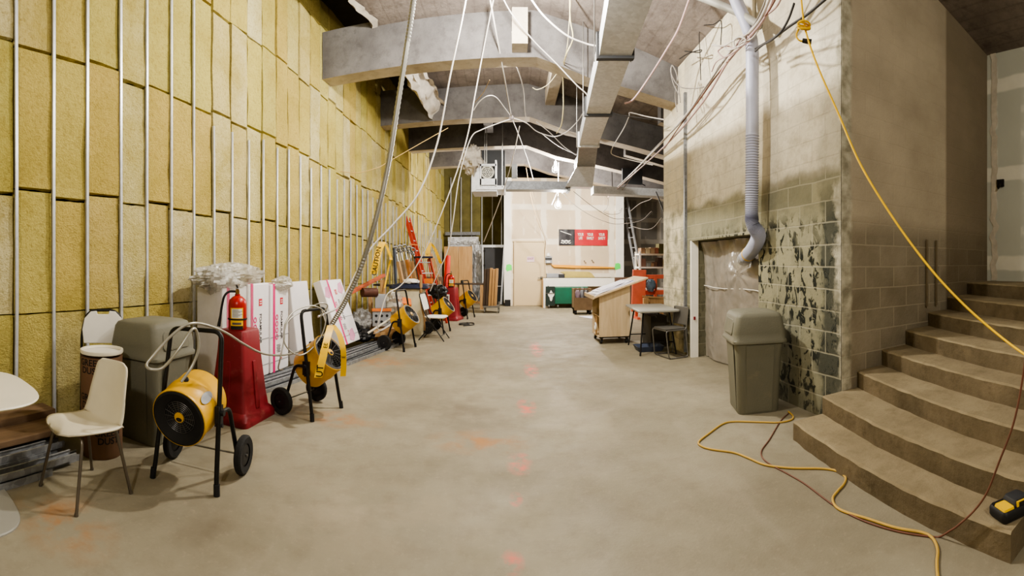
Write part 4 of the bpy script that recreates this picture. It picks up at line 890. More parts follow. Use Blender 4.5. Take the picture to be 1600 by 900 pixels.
g = G(); g.box(((X(757, yd) + X(786, yd)) / 2, yd + .03, 1.35), (X(786, yd) - X(757, yd), .03, 1.4)); g.box(((X(757, yd) + X(786, yd)) / 2, yd + .05, .33), (X(786, yd) - X(757, yd), .03, .66)); g.build('panel', DARKP, t)
g = G(); g.box(((X(753, yd) + X(789, yd)) / 2, yd, 2.12), (X(789, yd) - X(753, yd), .06, .09)); g.bar((X(788, yd), yd, 2.1), (X(783, yd), yd - .2, .02), .06, .05); g.bar((X(754.5, yd), yd, 2.1), (X(754.5, yd), yd, .02), .05, .05); g.box((X(770, yd), yd + .02, .66), (.7, .03, .03)); g.build('steel_frame', STUD, t)
g = G()
for z in (1.95, 1.42, .8): g.box((X(757, yd), yd - .03, z), (.07, .03, .07))
g.build('hinge_straps', INK, t)
yt = 14.6
t = thing('work_table', 'narrow dark-topped work table on timber legs before the plywood', 'table', (X(734, yt), yt, 0))
g = G(); g.box((0, 0, .82), (.98, .5, .04)); g.build('tabletop', mat('grimy_table_top', (70, 58, 48), .7, 0, .3), t)
for sx, sy in ((.40, -.2), (.40, .2), (-.42, -.2), (-.42, .2)):
    g = G(); g.box((sx, sy, .4), (.09, .09, .8)); g.build('leg', LUM, t)
g = G(); g.bar((.42, -.2, .15), (.42, .2, .7), .06, .06); g.box((0, .2, .2), (.85, .04, .08)); g.build('brace', LUM, t)
g = G(); g.lathe([(.001, 0), (.05, 0), (.05, .07), (.03, .1), (.001, .11)], 14, Matrix.Translation((X(722, yt), yt, .84))); o = g.build('dark_pot', BLKP, None, 40); tag(o, 'small dark pot standing on the narrow work table', 'pot')
yo = 13.6
t = thing('board_dolly', 'low steel dolly on casters carrying stacked brown boards', 'dolly', (X(768, yo), yo, 0))
g = G(); g.box((0, 0, .19), (.5, .5, .05)); g.build('platform', STEEL, t)
for sx in (-.2, .22):
    for sy in (-.2, .2):
        g = G(); g.lathe([(.001, -.02), (.06, -.02), (.06, .02), (.001, .02)], 14, Matrix.Translation((sx, sy, .06)) @ Matrix.Rotation(PI / 2, 4, 'Y')); g.box((sx, sy, .13), (.05, .06, .08)); g.build('caster', CASTR, t, 40)
g = G(); g.bar((.24, -.2, .2), (.24, -.2, .34), .05, .05); g.build('corner_post', STEEL, t)
for i in range(5):
    x = X(768, yo) - .2 + i * .085; g = G(); g.box((x, yo + .02 * i, .215 + .55), (.07, .44, 1.1 + .03 * (i % 3)), (0, .05, 0)); o = g.build('brown_board', CARDB if i > 1 else mat('dark_brown_board', (74, 60, 48), .8)); tag(o, ('dark brown board on the dolly, outermost on the plywood side', 'dark brown board on the dolly, second from the plywood side', 'tan board in the middle of the dolly load', 'tan board on the dolly, second from the white door side', 'tan board on the dolly, outermost on the white door side')[i], 'board', 'boards stacked on the dolly')
# ================================================================ back wall things
# banner
yb = YD - .02
t = thing('wall_banner', 'black and red vinyl banner with white lettering fixed to the drywall', 'banner', (0, 0, 0))
xa, xm, xb = X(873, yb), X(898, yb), X(949, yb); za, zb = Z(383.5, yb, 910), Z(358.5, yb, 910)
def ban(x0, x1): return lambda u, v: V((x0 + (x1 - x0) * u, yb - .012 - .012 * noise.noise((u * 3 + x0, v * 2, 4)), za + (zb - za) * v))
g = G(); g.grid(ban(xa, xm), 14, 12); bb = g.build('black_panel', BANB, t, 60)
g = G(); g.grid(ban(xm, xb), 24, 12); br = g.build('red_panel', REDB, t, 60)
zc = (za + zb) / 2
for i, (px, l1, l2) in enumerate(((907, 'YOUR', 'LIFE'), (922, 'YOUR', 'FAMILY'), (940, 'YOUR', 'SAFETY'))):
    letter(br, l1, .14, lambda a, b: (X(px, yb) + a, yb - .03, zc + .10 + b), LABW, sx=.55)
    letter(br, l2, .14, lambda a, b: (X(px, yb) + a, yb - .03, zc - .03 + b), LABW, sx=.55)
g = G(); g.grid(lambda u, v: V((xa + .07 + u * .36, yb - .03, za + .07 + v * .03 + .012 * math.sin(u * 20))), 12, 1); g.grid(lambda u, v: V((xa + .09 + u * .32, yb - .03, za + .13 + v * .05 + .012 * math.sin(u * 14))), 12, 1); g.grid(lambda u, v: V((xa + .06 + u * .38, yb - .03, zb - .08 - u * .13 + v * .025)), 12, 1); g.build('lettering', LABW, bb)
# exit notice on the door
t = thing('exit_sign', 'small paper EXIT notice taped to the tan door', 'sign', (X(829, YD), YD - .055, Z(405, YD, 829)))
g = G(); g.box((0, 0, 0), (.26, .006, .19)); g.build('paper', mat('pinkish_paper', (226, 200, 204), .7), t)
letter(t, 'EXIT', .105, lambda a, b: (a, -.006, b + .01), mat('sign_purple', (150, 60, 110), .6))
# neon tape
for px, py, sx, lb in ((795, 418, 1, 'scrap of neon green tape on the white edge beside the tan door'), (965, 416, 1, 'scrap of neon green tape on the white edge beyond the drawing cart')):
    yy = YD - .03; g = G(); g.add([(X(px, yy) + dx, yy, Z(py, yy, px) + dz) for dx, dz in ((-.11, -.06), (-.06, -.14), (.04, -.10), (.11, -.09), (.10, .08), (.03, .12), (-.08, .10))], [tuple(range(7))]); o = g.build('green_tape', GRNT, None, None, solid=.004); tag(o, lb, 'tape')
# control panel and bottle
t = thing('control_box', 'grey and white control box on the drywall next to the door', 'control box', (X(856.5, YD), YD - .06, Z(406, YD, 856)))
g = G(); g.box((0, 0, 0), (.26, .11, .24)); g.build('case', LGREY, t, None, bevel=.008)
g = G(); g.box((0, -.057, .03), (.24, .006, .08)); g.build('dark_band', DARKP, t)
g = G(); g.box((.0, -.058, -.07), (.12, .006, .05)); g.build('white_plate', LABW, t)
g = G(); g.lathe([(.001, 0), (.075, .0), (.075, .05), (.05, .08), (.05, .11), (.001, .11)], 16, Matrix.Translation((X(856.5, YD), YD - .07, Z(406, YD, 856) + .13))); o = g.build('white_tub', LABW, None, 40); tag(o, 'small white tub on top of the control box', 'tub')
# counter
yk = 15.0
cx0, cx1, ck = X(849, yk), X(960, yk), .98
t = thing('counter', 'long white counter with a deep apron along the drywall', 'counter', (0, 0, 0))
g = G(); g.grid(lambda u, v: V((cx0 + (cx1 - cx0) * u, yk - .02 + .62 * v, ck + .10 * math.sin(PI * min(1, u * 1.1)) * 1.0 * (1 - v) * .0 + .02)), 20, 2); g.box(((cx0 + cx1) / 2, yk + .3, ck), (cx1 - cx0, .64, .04)); g.build('worktop', WHITE, t)
g = G(); g.loft([[(cx0, yk - .02, ck - .02), (cx1, yk - .02, ck + .0), (cx1, yk - .02, ck - .27), (cx0 + .2, yk - .02, ck - .27), (cx0, yk - .02, ck - .1)], [(cx0, yk, ck - .02), (cx1, yk, ck), (cx1, yk, ck - .27), (cx0 + .2, yk, ck - .27), (cx0, yk, ck - .1)]]); g.build('apron', FRAMEW, t)
g = G(); g.box((cx0 + .07, yk + .2, ck / 2 - .02), (.14, .5, ck - .04)); g.build('end_panel', FRAMEW, t)
g = G(); g.bar((cx0 - .02, yk - .05, 0), (cx0 - .02, yk - .05, ck), .03, .03); g.build('edge_strip', LUM, t)
# green cart below the counter
t = thing('green_bin', 'dark green wheeled bin pushed under the white counter', 'cart', (0, 0, 0))
gx0, gx1, gm_ = X(853, 14.8), X(919, 14.8), X(867, 14.8)
g = G(); g.box(((gm_ + gx1) / 2, 15.0, .42), (gx1 - gm_, .5, .56)); g.build('bin_side', GREEN, t, None, bevel=.02)
g = G(); g.box(((gx0 + gm_) / 2, 15.02, .40), (gm_ - gx0, .46, .64)); e_ = g.build('bin_end', mat('black_green_panel', (30, 44, 38), .6), t)
g = G(); g.add([(gx0 + .17 + .09 * math.cos(a) * (1 + .4 * math.sin(3 * a)), 14.785, .42 + .14 * math.sin(a) * (1 + .3 * math.cos(4 * a))) for a in [2 * PI * k / 24 for k in range(24)]], [tuple(range(24))]); g.build('white_scuff', LABW, e_)
g = G(); g.box(((gx0 + gm_) / 2, 14.78, .50), (gm_ - gx0, .02, .02)); g.build('rail', STEEL, t)
for x in (gx0 + .1, gm_ + .1, gx1 - .1):
    g = G(); g.lathe([(.001, -.02), (.06, -.02), (.06, .02), (.001, .02)], 14, Matrix.Translation((x, 14.82, .06)) @ Matrix.Rotation(PI / 2, 4, 'Y')); g.box((x, 14.85, .12), (.05, .06, .06)); g.build('caster', CASTR, t, 40)
# things on and above the counter
g = G(); g.box((X(863, 15.3), 15.3, ck + .095), (.42, .3, .14)); o = g.build('grey_case', LGREY, None, None, bevel=.01); tag(o, 'low light grey case at the door end of the white counter', 'case')
g = G(); g.box((X(877, 15.2), 15.2, ck + .085), (.2, .3, .12)); o = g.build('dark_case', DARKP, None, None, bevel=.01); tag(o, 'small dark case on the counter beside the folded olive board', 'case')
g = G(); x0_, x1_ = X(878, 15.2), X(929, 15.2); g.loft([[(x0_, y, ck + .03), (x1_, y, ck + .03), (x1_ - .1, y, ck + .15), (x1_ - .2, y, ck + .22), (x0_ + .15, y, ck + .24), (x0_ - .05, y, ck + .21), (x0_ + .1, y, ck + .14)] for y in (15.1, 15.5)]); o = g.build('olive_board', OLIVE); tag(o, 'folded olive-yellow board lying along the white counter', 'board')
g = G(); x0_, x1_ = X(861, YD), X(959, YD); zl = Z(416, YD, 905); g.loft([[(x0_, y, zl + .06), (x0_ + .9, y, zl + .03), (x1_, y, zl - .03), (x1_, y, zl - .07), (x0_ + .8, y, zl - .06), (x0_ + .1, y, zl - .03)] for y in (YD - .09, YD - .02)]); o = g.build('amber_level', AMBER); tag(o, 'long amber plank hung on the drywall above the counter', 'plank')
for i, px in enumerate((913, 925)):
    g = G(); p = V((X(px, YD), YD - .03, Z(410 if i == 0 else 409, YD, px))); g.tube(spline([p + V((-.03, 0, .04)), p + V((0, -.02, .06)), p + V((.02, -.02, -.02)), p + V((.07, 0, -.01))], 4), .008, 6); o = g.build('wall_wire', INK, None, 40); tag(o, ('short black wire sticking out of drywall above the olive board', 'second black wire sticking out of drywall, nearer the drawing cart')[i], 'wire')
# brown crate on casters
yc = 13.1
t = thing('crate_cart', 'brown open crate on casters behind the drawing cart', 'cart', (X(909, yc), yc, 0))
g = G(); wd = X(921, yc) - X(893.5, yc)
for s_ in (-1, 1): g.box((s_ * (wd / 2 - .015), 0, .44), (.03, .5, .62))
g.box((0, -.24, .31), (wd, .03, .36)); g.box((0, .24, .44), (wd, .03, .62)); g.box((0, 0, .16), (wd, .5, .05)); g.box((0, -.24, .735), (wd, .035, .035)); g.build('crate', mat('crate_brown', (122, 102, 78), .75, 0, .15), t)
for sx in (-1, 1):
    for sy in (-1, 1):
        g = G(); g.lathe([(.001, -.025), (.065, -.025), (.065, .025), (.001, .025)], 14, Matrix.Translation((sx * wd * .4, sy * .2, .065)) @ Matrix.Rotation(PI / 2, 4, 'Y')); g.box((sx * wd * .4, sy * .2, .125), (.06, .07, .06)); g.build('caster', RUB, t, 40)
for i, (dx, dz, r, m_, lb) in enumerate(((-.12, .52, .09, 'p1', 'mauve wrapped bundle inside the brown crate, door side'), (.02, .55, .08, 'p2', 'grey wrapped bundle in the middle of the brown crate'), (.13, .53, .09, 'p3', 'dark wrapped bundle inside the brown crate, cart side'))):
    g = G(); g.grid(crump(X(909, yc) + dx, yc + .02, dz - .06, r, .16, .28, i + 3, amp=.3), 20, 14); o = g.build('wrapped_bundle', mat('bundle_' + m_, ((120, 104, 112), (112, 112, 116), (70, 66, 68))[i], .6, 0, .3), None, 30); tag(o, lb, 'bundle', 'bundles in the brown crate')
g = G(); g.loft([[(X(907, 12.0) + x, 12.0 + y, z) for x, y in ((0, .3), (.25, -.2), (.62, -.25), (.6, .3))] for z in (.002, .02)]); o = g.build('floor_paper', PAPER); tag(o, 'grey sheet lying on the floor behind the drawing cart', 'sheet')
# ---- plywood drawing cart
t = thing('drawing_cart', 'plywood plan cart on casters with a sloping top board', 'cart', (1.88, 8.05, 0), 0)
Wc, Dc, zb_ = .29, .72, .115
g = G(); g.loft([[(-Wc, y, zb_), (Wc, y, zb_), (Wc, y, 1.085), (-Wc, y, .885)] for y in (0, .02)]); g.build('side_panel', PLYC, t)
g = G(); g.loft([[(-Wc, y, zb_), (Wc, y, zb_), (Wc, y, 1.085), (-Wc, y, .885)] for y in (Dc - .02, Dc)]); g.build('side_panel', PLYC, t)
g = G(); g.box((Wc - .01, Dc / 2, .6), (.02, Dc - .04, .97)); g.build('back_panel', PLYC, t)
g = G(); g.box((0, Dc / 2, zb_ + .01), (2 * Wc, Dc, .02)); g.build('bottom_panel', PLYC, t)
g = G(); g.box((-Wc + .02, Dc / 2, .5), (.02, Dc - .04, .02)); g.box((-.0, Dc / 2, .5), (2 * Wc - .04, Dc - .04, .02)); g.build('shelf', PLYC, t)
g = G(); g.box((-Wc + .01, Dc * .5, .30), (.02, .05, .36)); g.build('front_stile', LUM, t)
sl = math.atan2(.2, 2 * Wc)
tb = lambda x, y, o=0: (x, y, .985 + x * math.tan(sl) + o)
g = G(); g.loft([[tb(-.40, -.08, .0), tb(.62, -.08, .0), tb(.62, Dc + .2, .0), tb(-.40, Dc + .2, .0)], [tb(-.40, -.08, .028), tb(.62, -.08, .028), tb(.62, Dc + .2, .028), tb(-.40, Dc + .2, .028)]]); g.build('top_board', PLYC, t)
g = G(); g.loft([[tb(-.42, -.08, -.01), tb(-.40, -.08, -.01), tb(-.40, Dc + .2, -.01), tb(-.42, Dc + .2, -.01)], [tb(-.42, -.08, .06), tb(-.40, -.08, .06), tb(-.40, Dc + .2, .06), tb(-.42, Dc + .2, .06)]]); g.build('stop_lip', PLYC, t)
for sx in (-.24, .24):
    for sy in (.07, Dc - .07):
        g = G(); g.lathe([(.001, -.017), (.045, -.02), (.048, 0), (.045, .02), (.001, .017)], 16, Matrix.Translation((sx, sy, .048)) @ Matrix.Rotation(PI / 2 + .3, 4, 'Y')); cs = g.build('caster', RUB, t, 40)
        g = G(); g.box((sx, sy, .108), (.07, .07, .012)); g.bar((sx + .01, sy, .05), (sx, sy, .105), .05, .03); g.build('caster_fork', CHROME, cs)
for i in range(6):
    a = (-.02, .07, -.05, .03, .10, .0)[i]; c, s_ = math.cos(a), math.sin(a); x0_, x1_ = -.36 + .03 * i, .40 - .04 * (i % 3); y0_, y1_ = .02 + .04 * i, .70 + .02 * i
    q = [(x0_, y0_), (x1_, y0_), (x1_, y1_), (x0_, y1_)]; q = [(1.88 + x * c - y * s_, 8.05 + x * s_ + y * c) for x, y in q]
    zz = lambda x, y: .985 + (x - 1.88) * math.tan(sl) + .030 + .006 * i
    g = G(); g.grid(lambda u, v: (lambda p: V((p[0], p[1], zz(*p) + .025 * max(0, noise.noise((u * 2.5, v * 2, i * 3)))))) ((q[0][0] + (q[1][0] - q[0][0]) * u + (q[3][0] - q[0][0]) * v, q[0][1] + (q[1][1] - q[0][1]) * u + (q[3][1] - q[0][1]) * v)), 14, 12); o = g.build('drawing_sheet', PAPER, None, 60, solid=.003); tag(o, 'large white drawing sheet in the loose sheaf on the sloping cart top', 'drawing', 'drawing sheets on the sloping cart')
g = G(); g.ring((1.565, 8.3, .30), .06, .014, (1, 0, 0)); o = g.build('tape_roll', LABW, None, 40); tag(o, 'white tape roll in the open end of the drawing cart', 'tape roll')
# ---- fan coil unit high in the bay corner
yu = 11.5
t = thing('fan_coil_unit', 'galvanised fan coil unit hung under the ceiling at the bay corner', 'fan unit', (0, 0, 0))
def bx(g, px0, px1, py0, py1, y0, y1): 
    x0, x1 = X(px0, y0), X(px1, y0); z0, z1 = Z(py1, y0, (px0 + px1) / 2), Z(py0, y0, (px0 + px1) / 2); g.box(((x0 + x1) / 2, (y0 + y1) / 2, (z0 + z1) / 2), (x1 - x0, y1 - y0, z1 - z0))
g = G(); bx(g, 752, 789, 235, 297, yu + .35, yu + 1.2); g.build('unit_back', DARKP, t)
g = G(); bx(g, 737, 751, 262, 298, yu, yu + 1.0); bx(g, 744, 788, 290, 296, yu - .05, yu + .9); bx(g, 737, 776, 294, 299, yu - .02, yu + .9); g.build('drain_pan', GALV, t)
g = G(); bx(g, 750, 775.5, 256, 259.5, yu - .1, yu + .3); bx(g, 750, 752, 256, 290, yu - .1, yu + .3); bx(g, 773.5, 776, 250, 290, yu - .1, yu + .3); bx(g, 750, 776, 279, 289, yu - .1, yu + .3); bx(g, 784, 785.5, 232, 291, yu - .1, yu); g.build('front_frame', GALV, t)
g = G(); c_ = V((X(761.5, yu - .1), yu - .08, Z(270, yu, 762)))
for r_ in (.06, .10, .14, .165): g.ring(c_, r_, .012, (0, -1, 0), 24, 5)
for k in range(6): g.bar(c_, c_ + V((.165 * math.cos(k * PI / 3), 0, .165 * math.sin(k * PI / 3))), .02, .01)
g.build('fan_guard', LABW, t)
g = G(); bx(g, 752, 774, 259, 280, yu + .1, yu + .14); g.build('fan_cavity', DARKP, t)
g = G(); g.grid(crump(X(737, yu), yu + .1, Z(250, yu, 737), .28, .3, .36, 5, amp=.7), 30, 20); o = g.build('pipe_wrap', PLASTER, t, 30)
for px in (757, 760, 785):
    g = G(); g.bar((X(px, yu), yu + .1, Z(256, yu, px)), (X(px, yu), yu + .1, 5.3), .02, .02); g.build('hanger_rod', STEEL, t)
g = G(); bx(g, 799.5, 808, 256, 278, yu, yu + .1); o = g.build('hanging_box', LGREY, None, None, bevel=.01); tag(o, 'small pale junction box hanging on cables before the drywall', 'junction box')
# ---- ductwork
t = thing('branch_duct', 'horizontal galvanised duct crossing in front of the back drywall', 'duct', (0, 0, 0))
yq = 11.35
g = G(); g.box(((X(790, yq) + X(888, yq)) / 2, yq + .2, (Z(283, yq) + Z(296, yq)) / 2), (X(888, yq) - X(790, yq), .4, Z(283, yq) - Z(296, yq))); g.build('duct_run', GALVD, t)
g = G(); g.box(((X(888, yq) + X(890, yq)) / 2, yq + .18, (Z(281, yq) + Z(297, yq)) / 2), (.06, .46, Z(281, yq) - Z(297, yq) + .03)); g.build('flange', GALVD, t)
g = G(); g.box(((X(928, yq) + 5.2) / 2, yq + .25, (Z(288, yq) + Z(300, yq)) / 2), (5.2 - X(928, yq), .4, Z(288, yq) - Z(300, yq))); g.build('duct_run', GALV, t)
t = thing('supply_duct', 'long galvanised rectangular duct hung under the beams', 'duct', (0, 0, 0))
def ductpt(px, py, r): return P(px, py, r)
# section corners along the run: bottom edge pair (from the photo), widths in world
DS = [((951, 0), (1020, 0), 3.94), ((936, 88), (986, 90), 5.01), ((916, 178), (953, 180), 6.94), ((905, 227), (934, 229), 8.78), ((901, 260), (930, 261), 10.7)]
secs = []
for (a, b, r) in DS:
    p, q = P(a[0], a[1], r), P(b[0], b[1], r * 1.0); z = (p.z + q.z) / 2; p.z = q.z = z; secs.append((p, q))
d0 = [(s_[0] + (s_[0] - secs[1][0]) * 3.5 if i == 0 else s_[0], s_[1] + (s_[1] - secs[1][1]) * 3.5 if i == 0 else s_[1]) for i, s_ in enumerate(secs)]
HT = .24
for i in range(4):
    g = G(); R = []
    for (p, q) in (d0[i], d0[i + 1]): R.append([p, q, q + V((0, 0, HT)), p + V((0, 0, HT))])
    g.loft(R); g.build('duct_section', (GALV, GALV, GALV, GALVD)[i], t)
for i in (1, 2, 3):
    p, q = secs[i]; e = (q - p).normalized() * .03; g = G(); g.loft([[p - e + V((0, dy, -.03)), q + e + V((0, dy, -.03)), q + e + V((0, dy, HT + .03)), p - e + V((0, dy, HT + .03))] for dy in (-.035, .035)]); g.build('joint_flange', DARKP if i < 3 else GALV, t)
p, q = secs[4]; g = G(); zz = Z(292, 11.2, 905); g.loft([[p, q, q + V((0, .4, 0)), p + V((0, .4, 0))], [V((X(884, 11.2), 11.2, zz)), V((X(926, 11.2), 11.2, zz)), V((X(926, 11.2), 11.5, zz)), V((X(884, 11.2), 11.5, zz))]]); g.loft([[p, q, q + V((0, .4, 0)), p + V((0, .4, 0))], [p + V((0, 0, HT)), q + V((0, 0, HT)), q + V((0, .4, HT)), p + V((0, .4, HT))]]); g.build('drop_boot', STUD, t)
for i in (1, 2, 3):
    for w_ in (0, 1):
        pt = secs[i][w_] + V((.03 * (1 if w_ else -1), .12, 0)); g = G(); g.cyl(pt, (pt.x, pt.y, slab_z(pt.x) + .02), .008, n=6); g.build('hanger_rod', STEEL, t)
# dark louvre at the recess head
g = G(); g.box(((X(972, 12.27) + X(1003, 12.27)) / 2, 12.27, (Z(258, 12.27) + Z(284, 12.27)) / 2), (X(1003, 12.27) - X(972, 12.27), .1, .44)); o = g.build('dark_grille', DARKP); tag(o, 'dark square vent opening above the duct at the recess', 'vent')
# ---- recess: shelving, barrier, ladder
ys_ = 12.6
t = thing('wire_shelf', 'white shelving unit loaded with small boxes in the recess', 'shelving', (0, 0, 0))
sx0, sx1 = X(1000, ys_), X(1046, ys_)
for x in (sx0, sx1):
    for y in (ys_, ys_ + .45):
        g = G(); g.box((x, y, .92), (.05, .05, 1.84)); g.build('upright', FRAMEW, t)
zs = [Z(397.5, ys_, 1015), Z(418, ys_, 1015), .72, .2]
for z in zs:
    g = G(); g.box(((sx0 + sx1) / 2, ys_ + .22, z), (sx1 - sx0 + .06, .5, .045)); g.build('shelf_board', FRAMEW, t)
pal = [(150, 120, 92), (176, 150, 120), (112, 84, 70), (190, 176, 150), (96, 92, 60), (84, 70, 66), (160, 104, 84), (120, 120, 116)]
nm = ['tan', 'pale brown', 'dark brown', 'cream', 'olive', 'charcoal', 'reddish', 'grey']
bmats = [mat('box_' + nm[i].replace(' ', '_'), pal[i], .8) for i in range(8)]
r2 = random.Random(5)
for si, z in enumerate(zs[:2]):
    x = sx0 + .04
    k = 0
    while x < sx1 - .08:
        w_ = r2.uniform(.09, .17); h_ = r2.uniform(.1, .19) if si == 0 else r2.uniform(.1, .28); c = r2.randrange(8)
        if si == 0 and x > X(1028, ys_) - .05: h_ = .3; c = 4
        if si == 1 and X(1026, ys_) < x + w_ / 2 < X(1034, ys_): h_ = .27; c = 5
        g = G(); g.box((x + w_ / 2, ys_ + .2, z + .024 + h_ / 2), (w_ - .012, .3, h_)); o = g.build('small_box', bmats[c], None, None, bevel=.004)
        tag(o, 'small %s box on the %s of the white shelving' % (nm[c], 'top shelf' if si == 0 else 'second shelf'), 'box', 'small boxes on the white shelving'); x += w_; k += 1
yo_ = 11.6
t = thing('orange_barrier', 'orange plastic site barrier with open panels behind the drawing cart', 'barrier', (0, 0, 0))
ox0, ox1 = X(992, yo_), X(1046, yo_)
g = G(); g.box(((ox0 + ox1) / 2, yo_, Z(432.5, yo_, 1015)), (ox1 - ox0, .07, .11)); g.build('top_rail', ORNG, t, None, bevel=.01)
g = G(); g.box(((ox0 + ox1) / 2, yo_, Z(457, yo_, 1015)), (ox1 - ox0, .07, .12)); g.build('middle_rail', ORNG, t, None, bevel=.01)
g = G(); g.box(((ox0 + ox1) / 2, yo_, .42), (ox1 - ox0, .07, .3)); g.build('bottom_panel', mat('orange_red_panel', (198, 54, 40), .5), t, None, bevel=.01)
for x in (ox0 + .04, X(1024, yo_), ox1 - .04):
    g = G(); g.box((x, yo_, .62), (.07, .08, 1.1)); g.build('post', ORNG, t)
for x in (ox0 + .04, ox1 - .04):
    g = G(); g.box((x, yo_, .03), (.08, .5, .06)); g.build('foot', ORNG, t)
g = G(); g.box((X(998, 11.3), 11.3, .77), (.38, .06, 1.1), (0, .04, .1)); o = g.build('plastic_board', ORNG, None, None, bevel=.015); tag(o, 'flat orange plastic panel propped against the site barrier', 'panel')
g = G(); g.grid(crump(X(1017.5, 11.4), 11.45, Z(446, 11.4, 1017), .13, .07, .17, 7, amp=.5), 24, 16); o = g.build('blue_glove_bag', mat('blue_grey_cloth', (92, 108, 122), .8, 0, .3), None, 30); tag(o, 'blue-grey bag hanging in the open panel of the orange barrier', 'bag')
g = G(); g.bar((X(1005, 11.2), 11.2, Z(463, 11.2, 1005)), (X(1036, 11.2), 11.25, Z(466, 11.2, 1036)), .2, .04); g.box((X(1022, 11.2), 11.25, .3), (.5, .18, .6)); o = g.build('timber_pile', LUM); o.name = 'timber_offcut'; tag(o, 'timber offcut with a flat top before the orange barrier', 'timber')
g = G(); g.box((X(1000, 11.5), 11.0, .3), (.12, .12, .6)); o = g.build('timber_block', LUM); tag(o, 'short timber block by the foot of the orange panel', 'timber')
ladder('tall aluminium ladder leaning in the grey recess', (X(1004, 15.2), 15.0, 0), (X(975, 16.3), 16.3, Z(305, 16.3, 976)), .3, (.35, -.93, 0), (.035, .075), .016, 11, mr=STUD)
g = G(); g.box((X(974, 15), 15.2, .5), (.6, .4, 1.0)); o = g.build('brown_chest', mat('chest_brown', (96, 72, 58), .7)); tag(o, 'brown chest at the foot of the white edge in the recess', 'chest')
# ---- folding table and sled chair by the block wall
t = thing('folding_table', 'grey folding table set beside the block wall end', 'table', (2.36, 7.36, 0), math.radians(-4))
g = G(); g.loft([rrect(.33, .58, .695, .05), rrect(.345, .595, .705, .05), rrect(.345, .595, .725, .05), rrect(.335, .585, .735, .05)]); g.build('tabletop', GREYT, t, 40)
for sy in (-1, 1):
    g = G(); g.tube(bend([(-.30, sy * .50, 0), (-.22, sy * .36, .69), (.22, sy * .36, .69), (.30, sy * .50, 0)], .05), .014, 8); g.tube([(-.277, sy * .46, .2), (.277, sy * .46, .2)], .01, 6); g.build('leg_frame', BLK, t, 50)
    g = G(); g.tube([(0, sy * .38, .6), (0, sy * .1, .69)], .008, 6); g.build('brace', STEEL, t)
t = thing('sled_chair', 'grey chair with a tubular sled base before the folding table', 'chair', (2.47, 6.72, 0), math.radians(-78))
g = G()
for s_ in (-1, 1): g.tube(bend([(s_ * .2, .22, .78), (s_ * .2, .18, .44), (s_ * .21, -.2, .44), (s_ * .22, -.15, .012), (s_ * .22, .2, .012), (s_ * .2, .17, .43)], .05), .0105, 8)
g.tube([(-.22, -.13, .012), (.22, -.13, .012)], .01); g.tube([(-.22, .19, .012), (.22, .19, .012)], .01); g.tube([(-.2, -.19, .44), (.2, -.19, .44)], .0105); g.build('sled_frame', STEEL, t, 50)
g = G(); g.loft([rrect(.19, .19, .448, .06), rrect(.2, .2, .455, .06), rrect(.2, .2, .468, .06)]); g.build('seat', GSEAT, t, 40)
g = G(); g.loft([[(x, .19 + (z - .45) * .12 + y, z) for x, y in ((-.19, -.01), (.19, -.01), (.19, .01), (-.19, .01))] for z in (.5, .79)]); g.build('backrest', GSEAT, t, None, bevel=.01)
g = G(); g.loft([rrect(.2, .14, .002, .03), rrect(.24, .17, .09, .03), rrect(.23, .16, .09, .03), rrect(.19, .13, .02, .03)]); g.v = [p + V((2.3, 7.3, 0)) for p in g.v]; o = g.build('low_tray', mat('blue_grey_tray', (70, 78, 98), .5), None, 40); tag(o, 'blue-grey tray on the floor beneath the folding table', 'tray')
g = G(); g.box((2.55, 7.75, .28), (.3, .5, .55)); o = g.build('dark_crate', mat('dark_crate_grey', (72, 68, 62), .8)); tag(o, 'dark grey crate standing beneath the far end of the folding table', 'crate')
# ---- temporary string lamps over the back
LAMPS = []
for px, py, lb in ((868, 263, 'caged string lamp glowing in front of the branch duct'), (872, 319, 'caged string lamp hanging low before the red banner wall')):
    c = P(px, py, 13.3); t = thing('string_lamp', lb, 'lamp', tuple(c), 0, 'caged string lamps')
    g = G(); g.lathe([(.001, -.075), (.03, -.07), (.055, -.03), (.05, .02), (.025, .06), (.022, .09)], 18); g.build('bulb', BULB, t, 50)
    g = G(); g.lathe([(.03, .08), (.04, .1), (.04, .2), (.02, .23), (.001, .235)], 14); g.build('socket', LABW if py < 300 else INK, t, 40)
    g = G()
    for k in range(6):
        a = k * PI / 3; g.tube(spline([(.035 * math.cos(a), .035 * math.sin(a), .12), (.10 * math.cos(a), .10 * math.sin(a), 0), (.08 * math.cos(a), .08 * math.sin(a), -.1), (0, 0, -.14)], 4), .003, 5)
    g.ring((0, 0, 0), .1, .003, (0, 0, 1)); g.build('wire_cage', STEEL, t)
    g = G(); g.tube([(0, 0, .22), (.02, .05, (4.9 if py < 300 else 4.5) - c.z)], .008, 6); g.build('lead', CABW, t)
    LAMPS.append(tuple(c + V((0, -.22, -.02))))
